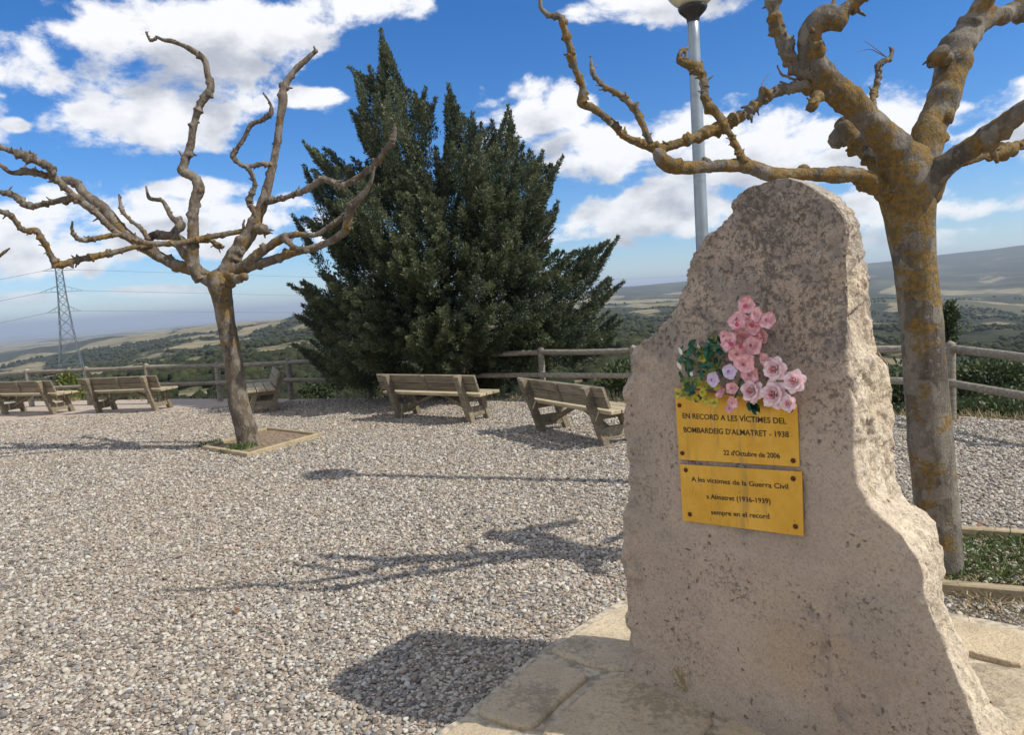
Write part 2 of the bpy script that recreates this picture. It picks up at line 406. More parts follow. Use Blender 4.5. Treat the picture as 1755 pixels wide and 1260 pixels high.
def m_flat(name, c, rough=.6, metal=0, nz=.15, scale=20, sss=0):
    m_, n, b = mat(name)
    dark = tuple(x * (1 - nz) for x in c); lite = tuple(min(1, x * (1 + nz)) for x in c)
    n.put(b.inputs['Base Color'], n.mix(n.ss(n.noise(pos(n), scale, 5), .35, .65), dark, lite))
    b.inputs['Roughness'].default_value = rough; b.inputs['Metallic'].default_value = metal
    return m_
M_GRAVEL, M_PEB, M_STONE = m_gravel(), m_pebble(), m_stone()
M_BARKR, M_BARKL = m_bark(.50, 2.1, 'lichen_bark', (.075, .064, .05), (.20, .178, .145)), m_bark(.36, 2.0, 'grey_bark', (.075, .057, .04), (.18, .14, .10))
M_BENCH = m_wood((.15, .12, .08), (.27, .23, .165), 'weathered_timber', .45)
M_SEAT = m_wood((.30, .245, .15), (.44, .375, .25), 'pale_seat_timber', .15)
M_LOG = m_wood((.17, .15, .12), (.31, .28, .225), 'grey_log', .15)
M_EDGE = m_wood((.27, .21, .125), (.40, .33, .21), 'planter_timber', .3)
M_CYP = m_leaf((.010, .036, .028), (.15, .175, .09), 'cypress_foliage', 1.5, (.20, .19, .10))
M_SHRUB = m_leaf((.022, .045, .018), (.10, .13, .045), 'shrub_leaves', 2)
M_YSHRUB = m_leaf((.09, .12, .03), (.26, .27, .07), 'yellow_green_leaves', 2)
M_WEED = m_leaf((.05, .09, .025), (.15, .20, .06), 'weed_leaves', 6)
M_DRY = m_leaf((.20, .16, .08), (.42, .34, .20), 'dry_grass', 2, (.25, .27, .10))

# ------------------------------------------------------------------ land
def hpx(px): return 505 + (877.5 - px) * math.tan(ROLL)
EDGE = [(-60, 690), (0, 690), (200, 686), (400, 684), (520, 684), (700, 683), (880, 684), (1070, 690), (1300, 702), (1500, 712), (1640, 713), (1755, 722), (1900, 735), (2100, 760)]
EP = [gp(*e) for e in EDGE]
eaz = np.array([math.atan2(p.x, p.y) for p in EP]); er = np.array([math.hypot(p.x, p.y) for p in EP])
def R_edge(az):
    return np.interp(az, np.r_[-3.15, -1.6, eaz, 1.2, 1.7, 3.15], np.r_[60, 34, er, 9, 20, 60])
# land profile: metres away -> pixels under the horizon, at five bearings
RK = np.array([20, 30, 60, 100, 160, 240, 400, 700, 1000, 1500, 2200, 3000, 4000, 6000, 8500, 13000, 22000, 50000.])
QK = {
 -200: [330, 240, 165, 132, 112, 92, 80, 70, 62, 55, 50, 44, 33, 22, 19, 17, 14, 8],
 0:    [330, 240, 160, 130, 108, 90, 78, 68, 60, 54, 48, 42, 28, 23, 19, 17, 14, 8],
 180:  [320, 240, 160, 130, 108, 88, 76, 64, 58, 50, 40, 30, 16, 22, 19, 16, 14, 8],
 330:  [320, 240, 160, 130, 108, 86, 72, 60, 52, 42, 31, 20, 14, 20, 18, 15, 13, 8],
 510:  [320, 240, 160, 130, 106, 84, 66, 52, 40, 24, 10, 13, 16, 18, 16, 14, 12, 7],
 800:  [320, 240, 165, 135, 112, 92, 76, 60, 50, 38, 26, 16, 10, 8, 8, 8, 8, 6],
 1090: [320, 250, 180, 150, 125, 105, 86, 72, 62, 50, 36, 26, 17, 6, 0, 3, 5, 5],
 1400: [330, 270, 220, 190, 165, 140, 112, 90, 78, 62, 48, 36, 24, 10, -6, 0, 3, 5],
 1600: [340, 290, 235, 205, 178, 150, 122, 98, 84, 66, 50, 40, 28, 8, -13, -4, 2, 5],
 1755: [350, 300, 245, 212, 180, 150, 120, 92, 78, 72, 58, 42, 30, 6, -16, -8, 0, 5],
 2100: [370, 310, 260, 220, 185, 150, 120, 92, 78, 72, 58, 42, 30, 4, -18, -8, 0, 5]}
qa = np.array([math.atan2(ray(k, hpx(k)).x, ray(k, hpx(k)).y) for k in QK]); QQ = np.array([QK[k] for k in QK], float)
def land(az, r):
    az = np.asarray(az, float); r = np.asarray(r, float)
    lr = np.log(np.maximum(r, 1)); cols = np.stack([np.interp(lr, np.log(RK), q) for q in QQ], 0)
    fi = np.clip(np.interp(np.clip(az, qa[0], qa[-1]), qa, np.arange(len(qa))), 0, len(qa) - 1.0001)
    i0 = fi.astype(int); f = fi - i0; ix = np.arange(len(az))
    q = cols[i0, ix] * (1 - f) + cols[i0 + 1, ix] * f
    pp = np.stack([az * 9, lr * 2.6, np.zeros_like(az)], 1)
    amp = np.interp(r, [30, 100, 600, 4000, 9000, 20000], [6, 9, 9, 6, 2.5, 1.2])
    q = q + amp * fbm(pp, 5, 3) * .8
    z = CAMH - q / FPX * r / np.maximum(.5, np.cos(np.clip(az, -1, 1)))
    RE = R_edge(az); dd = r - RE
    zb = np.where(dd < .4, -.06, -.06 - (dd - .4) * .42)
    k = np.clip((dd - 3) / 14, 0, 1); k = k * k * (3 - 2 * k)
    z = np.where(dd < 3, zb, np.minimum(zb, 0) * (1 - k) + z * k)
    back = np.clip((np.abs(az) - 1.0) / .6, 0, 1)
    zback = np.where(dd < .4, -.06, -.06 - np.minimum((dd - .4) * .12, 60) - .002 * np.maximum(dd, 0))
    return z * (1 - back) + zback * back
azs = np.unique(np.r_[np.linspace(-math.pi, -.85, 60), np.linspace(-.85, .95, 760), np.linspace(.95, math.pi, 60)])
azs = azs[:-1]
rs = np.r_[np.linspace(.5, 7, 4), np.geomspace(7.4, 60000, 300)]
A_, R_ = np.meshgrid(azs, rs, indexing='ij')
Z = land(A_.ravel(), R_.ravel())
X_, Y_ = (R_ * np.sin(A_)).ravel(), (R_ * np.cos(A_)).ravel()
na, nr = len(azs), len(rs)
i, j = np.meshgrid(np.arange(na), np.arange(nr - 1), indexing='ij'); i2 = (i + 1) % na
F = np.stack([i * nr + j, i * nr + j + 1, i2 * nr + j + 1, i2 * nr + j], -1).reshape(-1, 4)
# land cover: 0 forest, 1 bare fields / dry terraces
lr_ = np.log(R_.ravel()); aa = A_.ravel()
cov = fbm(np.stack([aa * 22, lr_ * 9, np.zeros_like(aa)], 1), 5, 40)
bias = np.interp(R_.ravel(), [10, 17, 40, 200, 1200, 2500, 3600, 6000, 12000], [.6, .2, -.5, -.5, -.45, -.12, .30, .05, .0])
side = np.clip((aa - .02) / .25, 0, 1)
bias = bias - side * np.interp(R_.ravel(), [100, 2000, 5000, 12000], [0.0, .25, .95, .75])
cov = np.clip((cov * .9 + bias) * 1.6 + .5, 0, 1)
me = meshdata('terrain', np.stack([X_, Y_, Z], 1), F, True, {'cover': cov})
def m_land():
    m_, n, b = mat('hill_country'); p = pos(n)
    f = n.node('ShaderNodeAttribute', attribute_name='cover').outputs['Fac']
    d = n.vmath('LENGTH', p, out=1)
    near = n.noise(p, .9, 6, .7); mid = n.noise(p, .045, 8, .78); fa = n.noise(p, .006, 6, .65)
    forest = n.mix(n.ss(mid, .4, .62), (.022, .028, .016), (.062, .064, .032))  # dark pine tones, deepened to paint cloud shadow onto the hills
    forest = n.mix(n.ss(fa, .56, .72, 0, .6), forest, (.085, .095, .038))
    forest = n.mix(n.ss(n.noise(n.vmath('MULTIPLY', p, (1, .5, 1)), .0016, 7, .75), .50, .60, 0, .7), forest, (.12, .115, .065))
    field = n.mix(n.ss(n.noise(n.vmath('MULTIPLY', p, (1, 2.5, 1)), .011, 5, .6), .42, .58), (.30, .245, .15), (.15, .145, .075))
    field = n.mix(n.ss(d, 25, 90, 1, 0), field, n.mix(n.ss(near, .4, .6), (.16, .125, .07), (.30, .24, .15)))
    ff = n.ss(n.math('ADD', f, n.math('MULTIPLY', n.math('SUBTRACT', mid, .5), 1.6)), .40, .60)
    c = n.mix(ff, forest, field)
    n.put(b.inputs['Base Color'], c); b.inputs['Roughness'].default_value = .95
    b.inputs['Specular IOR Level'].default_value = .1
    bump(n, b, n.math('ADD', n.math('MULTIPLY', mid, 8), n.math('MULTIPLY', near, .3)), .8, 1.0); return m_
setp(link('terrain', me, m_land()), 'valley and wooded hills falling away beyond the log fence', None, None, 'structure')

# gravel sheet
ring = [(float(r * math.sin(a)), float(r * math.cos(a)), 0.0) for a, r in ((a, float(R_edge(a))) for a in np.linspace(-math.pi, math.pi, 180, endpoint=False))]
bm = bmesh.new(); vs = [bm.verts.new(v) for v in ring]; bm.faces.new(vs[::-1])
if bm.faces[:] and bm.calc_volume(signed=True) is not None: pass
bm.normal_update()
for f_ in bm.faces:
    if f_.normal.z < 0: f_.normal_flip()
o = from_bm('gravel_ground', bm, M_GRAVEL); setp(o, 'tan and grey gravel covering the viewpoint terrace', None, None, 'structure')

# ------------------------------------------------------------------ paving round the monument
def m_slab():
    m_, n, b = mat('flagstone'); p = pos(n); rnd = n.node('ShaderNodeObjectInfo').outputs['Random']
    c = n.mix(n.ss(n.noise(p, 3.5, 6, .6), .38, .64), (.70, .57, .38), (.54, .44, .30))
    c = n.mix(n.ss(rnd, .2, .8, 0, .35), c, (.66, .50, .29))
    sp = n.noise(p, 30, 8, .78); area = n.noise(n.vmath('ADD', p, (2, 2, 0)), 2.6, 5, .6)
    c = n.mix(n.ss(n.math('ADD', sp, n.math('MULTIPLY', n.math('SUBTRACT', area, .5), 1.0)), .52, .68, 0, .55), c, (.22, .175, .12))
    c = n.mix(n.ss(n.noise(p, 80, 4, .7), .52, .64, 0, .5), c, (.22, .17, .12))
    c = n.mix(n.ss(n.noise(p, 9, 5, .6), .56, .70, 0, .5), c, (.62, .57, .46))
    n.put(b.inputs['Base Color'], c); b.inputs['Roughness'].default_value = .9
    bump(n, b, n.noise(p, 14, 9, .72), 1.0, .03); return m_
M_SLAB = m_slab(); M_MORT = m_flat('mortar', (.40, .34, .25), .95, 0, .35, 25)
STONES = [
 [(1062,1036),(1180,1020),(1180,1150),(1028,1146),(936,1114)],
 [(926,1122),(1016,1152),(908,1250),(806,1221)],
 [(797,1229),(897,1260),(800,1345),(680,1305)],
 [(1030,1157),(1180,1160),(1232,1226),(1160,1330),(918,1258)],
 [(1242,1226),(1560,1240),(1560,1400),(1420,1440),(1172,1336)],
 [(904,1268),(1150,1340),(1060,1460),(815,1352)],
 [(1165,1346),(1405,1448),(1330,1600),(1080,1470)],
 [(1190,1015),(1420,1000),(1550,1235),(1240,1215),(1190,1150)],
 [(1430,1002),(1620,1056),(1765,1084),(1765,1142),(1655,1118),(1560,1190)],
 [(1775,1086),(2000,1130),(2010,1190),(1775,1145)],
 [(1560,1205),(1655,1128),(1765,1153),(1770,1250),(1640,1320),(1570,1300)],
 [(1775,1155),(2010,1200),(2020,1350),(1780,1255)],
 [(1650,1325),(1775,1262),(2020,1365),(2000,1600),(1650,1450)],
 [(1425,1450),(1565,1405),(1640,1460),(1600,1700),(1350,1610)]]
pv = thing('stone_paving', 'pale rough flagstones with mortar joints around the foot of the monolith', None); pv['kind'] = 'structure'
PZ = 0.045
allpts = []
def slab(poly, z0, z1, name, mt, parent, inset=.004, jag=.010):
    P = [gp(x, y, z1) for x, y in poly]
    P = [Vector((p.x, p.y)) for p in P]
    area = sum(P[k - 1].x * P[k].y - P[k].x * P[k - 1].y for k in range(len(P)))
    if area < 0: P = P[::-1]
    c = sum(P, Vector((0, 0))) / len(P)
    out = []
    for k in range(len(P)):
        a, b_ = P[k], P[(k + 1) % len(P)]; L = (b_ - a).length; n_ = max(2, int(L / .05))
        for q in range(n_):
            t = q / n_; v = a.lerp(b_, t)
            v = v + (c - v).normalized() * (inset + random.uniform(0, jag) + (jag * 2 if q == 0 else 0)); out.append(v)
    bm = bmesh.new(); n_ = len(out)
    rings = []
    for zz_, ins in ((z0, 0), (z1 - .012, 0), (z1 - .003, .006), (z1, .016)):
        rings.append([bm.verts.new((v.x + (c.x - v.x) * ins / max(.1, (c - v).length), v.y + (c.y - v.y) * ins / max(.1, (c - v).length), zz_)) for v in out])
    for a, b_ in zip(rings, rings[1:]):
        for k in range(n_): bm.faces.new((a[k], a[(k + 1) % n_], b_[(k + 1) % n_], b_[k]))
    bm.faces.new(rings[-1])
    o = from_bm(name, bm, mt, parent); return o, out
for sidx, s_ in enumerate(STONES):
    slab(s_, -.02, PZ + random.uniform(-.004, .006), 'flagstone', M_SLAB, pv)
PAVE = [(1058,1030),(1180,1010),(1430,992),(1625,1048),(2010,1125),(2060,1400),(2010,1640),(1600,1720),(1330,1620),(1050,1480),(800,1362),(665,1308),(790,1228),(922,1117)]
o, _ = slab(PAVE, -.03, PZ - .020, 'mortar_bed', M_MORT, pv, -.004, .004)
PAVEW = [tuple(gp(x, y, .02)[:2]) for x, y in PAVE]

# ------------------------------------------------------------------ monolith
A0 = gp(1071, 1156, PZ); DU = Vector((.66, -.75, 0)).normalized(); NN = Vector((DU.y, -DU.x, 0)); NN = -NN if NN.y > 0 else NN
def onface(px, py, w_=0.0):            # w_ metres in front (+) or behind (-) of the dressed face
    d = ray(px, py); t = ((A0 + NN * w_ - CAM).dot(NN)) / d.dot(NN); p = CAM + d * t
    return (p - A0).dot(DU), p.z, p
LEFT = [(1071,1175),(1071,1145),(1071,1098),(1065,1028),(1067,967),(1073,905),(1077,828),(1069,721),(1081,628),(1087,596),(1110,576),(1135,553),(1158,521),(1170,490),(1177,467),(1190,440),(1208,417),(1225,397),(1242,375),(1250,358),(1260,343),(1281,325),(1310,313),(1335,308),(1352,306)]
FRNT = [(1800,1480),(1745,1380),(1700,1300),(1680,1260),(1658,1198),(1619,1105),(1588,1028),(1581,967),(1542,913),(1496,875),(1469,828),(1463,770),(1465,720),(1456,660),(1451,598),(1456,520),(1452,444),(1458,400),(1450,370),(1430,345),(1400,325),(1375,312),(1352,306)]
OUTR = [(1905,1480),(1850,1400),(1790,1330),(1742,1260),(1719,1213),(1681,1152),(1635,1075),(1618,1028),(1620,960),(1612,913),(1590,875),(1546,844),(1537,813),(1536,740),(1536,660),(1531,613),(1504,586),(1496,544),(1491,482),(1481,430),(1478,400),(1469,362),(1450,342),(1427,328),(1400,316),(1381,309),(1352,304)]
TH = .30
NRW, NRG = 420, 460; TH = .30
tt = np.sin(np.linspace(0, 1, NRW) * math.pi / 2)
def curve(px, w_):
    q = np.array(sorted(px, key=lambda v: -v[1]), float); py_ = q[0, 1] + (q[-1, 1] - q[0, 1]) * tt
    x_ = np.interp(-py_, -q[:, 1], q[:, 0])
    for _ in range(2): x_[1:-1] = x_[1:-1] * .5 + (x_[2:] + x_[:-2]) * .25
    return np.array([onface(a, b_, w_)[:2] for a, b_ in zip(x_, py_)])
CL_, CF_, CB_ = curve(LEFT, 0), curve(FRNT, 0), curve(OUTR, -TH)
UL, UF, UB = CL_[:, 0], CF_[:, 0], CB_[:, 0]
zt = float(CF_[-1, 1]); ZF = CF_[:, 1]
rows = []
for k in range(NRW):
    c = np.array([[UL[k], 0, CL_[k, 1]], [UF[k], 0, CF_[k, 1]], [UB[k], -TH, CB_[k, 1]], [min(UL[k] - .10, UB[k] - .02), -TH - .02, CL_[k, 1] - .03 * tt[k]]])
    seg = [(c[0], c[1], 250), (c[1], c[2], 110), (c[2], c[3], 60), (c[3], c[0], 40)]
    rows.append(np.concatenate([a + (b_ - a) * np.linspace(0, 1, n_, endpoint=False)[:, None] for a, b_, n_ in seg]))
G = np.array(rows)
def rsm(G, it):
    for _ in range(it): G = G * .5 + (np.roll(G, 1, 1) + np.roll(G, -1, 1)) * .25
    return G
G = rsm(G, 14)
for _ in range(5): G[1:-1] = G[1:-1] * .5 + (G[2:] + G[:-2]) * .25
WP = np.array(A0)[None, None] * np.array([1, 1, 0]) + G[..., :1] * np.array(DU) + G[..., 1:2] * np.array(NN) + G[..., 2:] * np.array([0, 0, 1])
gu = np.roll(WP, -1, 1) - np.roll(WP, 1, 1); gv = np.gradient(WP, axis=0)
nm = np.cross(gu, gv); nm /= np.linalg.norm(nm, axis=2)[..., None] + 1e-9
Pf = WP.reshape(-1, 3)
col = np.arange(NRG)
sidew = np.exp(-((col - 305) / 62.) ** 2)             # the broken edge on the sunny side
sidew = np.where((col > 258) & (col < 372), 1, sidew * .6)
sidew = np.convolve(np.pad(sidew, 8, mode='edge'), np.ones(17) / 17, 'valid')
lo = fbm(Pf * 3.0, 4, 5).reshape(NRW, NRG); hi = fbm(Pf * 14, 5, 9, .6).reshape(NRW, NRG)
rid = 1 - np.abs(fbm(Pf * np.array([7, 7, 5]), 4, 21).reshape(NRW, NRG)) * 2
def facets(P, sc_):
    q = P * sc_; i_ = np.floor(q).astype(np.int64); best = np.full(len(q), 9.); val = np.zeros(len(q))
    for dx in (-1, 0, 1):
        for dy in (-1, 0, 1):
            for dz in (-1, 0, 1):
                c_ = i_ + [dx, dy, dz]; jx = np.stack([hash3(c_[:, 0], c_[:, 1], c_[:, 2], k_) for k_ in (1, 2, 3)], 1)
                o_ = q - (c_ + jx); d_ = (o_ ** 2).sum(1); nrm_ = np.stack([hash3(c_[:, 0], c_[:, 1], c_[:, 2], k_) for k_ in (4, 5, 6)], 1) - .5
                m_ = d_ < best; best[m_] = d_[m_]; val[m_] = ((o_ * nrm_).sum(1) * 1.6 + (hash3(c_[:, 0], c_[:, 1], c_[:, 2], 7) - .5) * .5)[m_]
    return val
fac = facets(Pf + fbm(Pf * 6, 2, 77)[:, None] * .02, 8.5).reshape(NRW, NRG) + .5 * facets(Pf, 21).reshape(NRW, NRG)
rough_top = np.clip((Pf[:, 2].reshape(NRW, NRG) - 1.55) / .5, 0, 1)
disp = fac * .005 * rough_top + lo * .007 + hi * (.0035 + .006 * rough_top) - .004 * rough_top + sidew[None] * (rid * .014 - .014 + hi * .004 + fac * .016) 
edge_l = np.exp(-np.minimum(col, NRG - col) ** 2 / 300.)
disp += np.where((col < 250), 0, 0)[None]
disp += edge_l[None] * (hi * .012 + lo * .012)
fade = np.clip((zt - ZF) / .14, .12, 1)
WP = WP + nm * (disp * fade[:, None])[..., None]
for yy in (340, 402, 482, 586, 660, 813, 875, 960, 1075):
    q_ = WP.reshape(-1, 3) - np.array(CAM); zz_ = q_ @ np.array(CF); xx_ = W0 / 2 + FPX * (q_ @ np.array(CR)) / zz_; y2_ = H0 / 2 - FPX * (q_ @ np.array(CU)) / zz_
    k_ = np.abs(y2_ - yy) < 3; print('stone', yy, round(xx_[k_].min()), round(xx_[k_].max()))
V = np.concatenate([WP.reshape(-1, 3), WP[-1].mean(0)[None] + np.array([[0, 0, .002]])])
i, j = np.meshgrid(np.arange(NRW - 1), np.arange(NRG), indexing='ij'); j2 = (j + 1) % NRG
F = np.stack([i * NRG + j, i * NRG + j2, (i + 1) * NRG + j2, (i + 1) * NRG + j], -1).reshape(-1, 4)
F = np.concatenate([F, np.array([[(NRW - 1) * NRG + q, (NRW - 1) * NRG + (q + 1) % NRG, NRW * NRG, NRW * NRG] for q in range(0)], int).reshape(-1, 4)]) if False else F
lit_rimw = np.repeat(np.clip(sidew, 0, 1)[None], NRW, 0) * (1 - .6 * rough_top)  # mask for the sunlit tone painted on the side
me = meshdata('memorial_stone', V[:-1], F, True, {'rim': lit_rimw.ravel()})
bm = bmesh.new(); bm.from_mesh(me); bm.verts.ensure_lookup_table()
try: bm.faces.new([bm.verts[(NRW - 1) * NRG + q] for q in range(NRG)])
except Exception: pass
bmesh.ops.recalc_face_normals(bm, faces=bm.faces); bm.to_mesh(me); bm.free()
me.polygons.foreach_set('use_smooth', np.ones(len(me.polygons), bool))
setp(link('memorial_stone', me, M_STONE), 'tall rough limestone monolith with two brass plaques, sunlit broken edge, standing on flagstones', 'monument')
zb_foot = [tuple(np.array(WP[3, q])[:2]) for q in range(0, NRG, 4)]

# plaques
def m_brass():
    m_, n, b = mat('gilt_brass'); p = pos(n)
    g = n.noise(p, 7, 6, .65)
    c = n.mix(n.ss(g, .35, .65), (.70, .40, .05), (.82, .49, .08))
    c = n.mix(n.ss(n.noise(p, 14, 5, .7), .58, .74, 0, .55), c, (.34, .21, .07))
    c = n.mix(n.ss(n.noise(n.vmath('MULTIPLY', p, (1, 1, .12)), 26, 4, .6), .56, .70, 0, .5), c, (.38, .26, .10))
    n.put(b.inputs['Base Color'], c); b.inputs['Metallic'].default_value = .5
    n.put(b.inputs['Roughness'], n.ss(g, .3, .7, .26, .42)); return m_
M_BRASS = m_brass(); M_INK = m_flat('engraved_black', (.035, .022, .012), .6); M_SCREW = m_flat('rusty_screw', (.10, .03, .015), .5, .4)
WPL = .016
def quad_plate(name, px, label):
    C = [onface(x, y, WPL)[2] for x, y in px]
    root = thing(name, label, 'plaque', C[3], 0)
    bm = bmesh.new()
    f = [bm.verts.new(c) for c in C]; bk = [bm.verts.new(c - NN * .006) for c in C]
    bm.faces.new(f); bm.faces.new(bk[::-1])
    for k in range(4): bm.faces.new((f[k], bk[k], bk[(k + 1) % 4], f[(k + 1) % 4]))
    bmesh.ops.recalc_face_normals(bm, faces=bm.faces)
    bmesh.ops.bevel(bm, geom=bm.edges[:], offset=.0012, segments=1, affect='EDGES')
    rel(from_bm('plate', bm, M_BRASS), root)
    return root
def text_on(root, s, p0, p1, capk):
    cu = bpy.data.curves.new('t', 'FONT'); cu.body = s; cu.resolution_u = 3; cu.offset = .012
    to = bpy.data.objects.new('t', cu); COL.objects.link(to); dg = bpy.context.evaluated_depsgraph_get(); dg.update()
    me = bpy.data.meshes.new_from_object(to.evaluated_get(dg)); bpy.data.objects.remove(to); me.name = 'lettering'
    n_ = len(me.vertices); v = np.zeros(n_ * 3, np.float32); me.vertices.foreach_get('co', v); v = v.reshape(-1, 3)
    x0, x1 = v[:, 0].min(), v[:, 0].max()
    a = onface(*p0, WPL + .0012)[2]; b_ = onface(*p1, WPL + .0012)[2]
    ex = (b_ - a); L = ex.length; ex.normalize(); ey = NN.cross(ex); ey = -ey if ey.z < 0 else ey; ey.normalize()
    u = (v[:, 0] - x0) / (x1 - x0) * L; h = v[:, 1] * capk / .7
    P = np.array(a)[None] + u[:, None] * np.array(ex) + h[:, None] * np.array(ey)
    me.vertices.foreach_set('co', P.astype(np.float32).ravel()); me.update(); me.materials.clear()
    rel(link('lettering', me, M_INK), root)
def screw(root, px, py):
    c = onface(px, py, WPL + .002)[2]; bm = bmesh.new()
    M = NN.to_track_quat('Z', 'Y').to_matrix().to_4x4(); M.translation = c
    bmesh.ops.create_uvsphere(bm, u_segments=10, v_segments=6, radius=.009, matrix=M @ Matrix.Diagonal((1, 1, .5, 1)))
    rel(from_bm('screw', bm, M_SCREW, None, True), root)
pl = quad_plate('brass_plaque', [(1156,665),(1366,692),(1370,801),(1163,788)], 'upper golden plaque partly covered by flowers, mentions the bombardment of 1938')
for s, a, b_, h in (("EN RECORD A LES VÍCTIMES DEL", (1170,717), (1348,727), .020), ("BOMBARDEIG D'ALMATRET - 1938", (1172,741), (1352,750), .020), ("22 d'Octubre de 2006", (1240,780), (1337,786), .018)):
    text_on(pl, s, a, b_, h)
for q in ((1164,695), (1354,703), (1169,777), (1359,790)): screw(pl, *q)
pl = quad_plate('brass_plaque', [(1164,796),(1374,809),(1377,920),(1170,893)], 'lower golden plaque about the victims of the civil war, below the other plaque')
for s, a, b_, h in (("A les víctimes de la Guerra Civil", (1185,825), (1351,839), .018), ("a Almatret (1936-1939)", (1211,855), (1321,864), .018), ("sempre en el record", (1219,882), (1319,890), .018)):
    text_on(pl, s, a, b_, h)
for q in ((1175,806), (1359,821), (1182,882), (1363,903)): screw(pl, *q)

# ------------------------------------------------------------------ flowers
def petal(bm, base, dirv, nrm, L, Wd, cup=.5, nu=4, nv=3):
    dirv = dirv.normalized(); sd_ = dirv.cross(nrm).normalized(); nr_ = sd_.cross(dirv).normalized()
    if nr_.dot(nrm) < 0: nr_ = -nr_
    g = []
    for a in range(nu + 1):
        t = a / nu; wd = Wd * math.sin(math.pi * min(.93, t * .82 + .10)) ** .8
        r_ = []
        for c in range(nv + 1):
            s = (c / nv - .5) * 2
            p = base + dirv * L * t * (1 - .10 * s * s) + sd_ * wd * s + nr_ * (L * cup * (t * t * .55 + .35 * s * s * (.3 + t)))
            r_.append(bm.verts.new(p))
        g.append(r_)
    for a in range(nu):
        for c in range(nv): bm.faces.new((g[a][c], g[a + 1][c], g[a + 1][c + 1], g[a][c + 1]))
def frame(nrm):
    x = Vector((0, 0, 1)).cross(nrm).normalized(); return x, nrm.cross(x)
def blossom(root, px, py, r_px, w_, mt, name='blossom', n_=5, tilt=.4):
    c = onface(px, py, w_)[2]; r_ = r_px * (c - CAM).length / FPX
    nrm = (NN + Vector((random.uniform(-tilt, tilt), random.uniform(-tilt, tilt), random.uniform(-tilt, tilt)))).normalized()
    x, y = frame(nrm); bm = bmesh.new(); a0 = random.uniform(0, 6)
    for k in range(n_):
        a = a0 + k * 2 * math.pi / n_; d = x * math.cos(a) + y * math.sin(a)
        petal(bm, c - nrm * r_ * .2, d, nrm, r_ * random.uniform(.9, 1.1), r_ * .66, .45)
    for k in range(3):
        a = a0 + k * 2.1; d = x * math.cos(a) + y * math.sin(a); petal(bm, c, d * .5 + nrm * .6, nrm, r_ * .5, r_ * .25, .5)
    return rel(from_bm(name, bm, mt, None, True), root)
def rose(root, px, py, r_px, w_, mt, mt2):
    c = onface(px, py, w_)[2]; r_ = r_px * (c - CAM).length / FPX
    nrm = (NN + Vector((random.uniform(-.25, .25), 0, random.uniform(-.1, .35)))).normalized(); x, y = frame(nrm)
    bm = bmesh.new()
    for (rad, n_, open_, L) in ((.30, 6, .95, .75), (.20, 5, .55, .75), (.11, 4, .30, .62)):
        a0 = random.uniform(0, 6)
        for k in range(n_):
            a = a0 + k * 2 * math.pi / n_; d = x * math.cos(a) + y * math.sin(a)
            petal(bm, c - nrm * r_ * .45 + d * r_ * rad, d * open_ + nrm * (1.15 - open_), -d + nrm * .3, r_ * L, r_ * .42, -.25)
    o = rel(from_bm('rose', bm, mt, None, True), root)
    bm = bmesh.new()
    for k in range(6):
        a = k * 1.3; d = x * math.cos(a) + y * math.sin(a)
        petal(bm, c - nrm * r_ * .3 + d * r_ * .03 * k, d * .12 + nrm, -d, r_ * .55, r_ * .2, -.2)
    q = from_bm('rose_heart', bm, mt2, None, True); q.parent = o
def leaf(root, px, py, ang, L_px, w_, mt, name='leaf'):
    c = onface(px, py, w_)[2]; k = (c - CAM).length / FPX; x, y = frame(NN)
    d = -x * math.cos(ang) + y * math.sin(ang)
    if (d.dot(CR) > 0) != (math.cos(ang) > 0): d = d - 2 * x * d.dot(x)
    nrm = (NN + Vector((random.uniform(-.5, .5),) * 3)).normalized()
    bm = bmesh.new(); petal(bm, c, d + NN * random.uniform(-.1, .5), nrm, L_px * k, L_px * k * .24, .3, 5, 2)
    return rel(from_bm(name, bm, mt, None, True), root)
M_PINK = m_flat('pink_petal', (.90, .47, .49), .5, 0, .28, 60); M_PINK2 = m_flat('deep_pink_petal', (.62, .11, .20), .5, 0, .2, 60)
M_PALE = m_flat('pale_rose_petal', (.90, .68, .69), .5, 0, .12, 70); M_LIL = m_flat('lilac_petal', (.70, .58, .74), .5, 0, .12, 60)
M_GRN = m_flat('cloth_leaf_green', (.02, .11, .055), .5, 0, .35, 50); M_YEL = m_flat('yellow_petal', (.52, .46, .06), .5, 0, .25, 60)
M_OLV = m_flat('cloth_leaf_olive', (.14, .19, .03), .5, 0, .3, 50); M_WHT = m_flat('white_petal', (.75, .76, .70), .5)
rp = thing('pink_flower_spray', 'upright spray of artificial pink blossoms leaning on the monolith above the roses', 'artificial flowers', onface(1285,690,.02)[2])
def P5(x, y): return 1140 + x / 2.8, 490 + y / 2.8
for (x, y, r_) in ((388,92,12),(352,172,14),(424,180,14),(497,165,12),(462,232,14),(312,268,14),(420,286,14),(345,322,12),(385,370,15),(412,425,13),(290,240,9),(480,352,10),(375,240,12),(440,135,10)):
    blossom(rp, *P5(x, y), r_ * 1.28, random.uniform(.05, .09), M_PINK)
for (x, y) in ((385,100),(345,185),(418,190),(365,292),(318,280)): blossom(rp, *P5(x, y), 4.5, .10, M_PINK2, 'blossom_heart')
me = tube_mesh('stem', [onface(*P5(330, 560), .03)[2], onface(*P5(380, 380), .045)[2], onface(*P5(400, 210), .045)[2], onface(*P5(388, 100), .05)[2]], [.004, .003, .003, .002], 6)
rel(link('stem', me, M_GRN), rp)
rr_ = thing('rose_bunch', 'bunch of pale pink artificial roses over the upper edge of the plaque', 'artificial flowers', onface(1320,700,.02)[2])
for (x, y, r_) in ((512,402,19),(607,455,18),(400,505,19),(505,522,22),(580,565,13)): rose(rr_, *P5(x, y), r_ * 1.12, random.uniform(.07, .09), M_PALE, M_PINK)
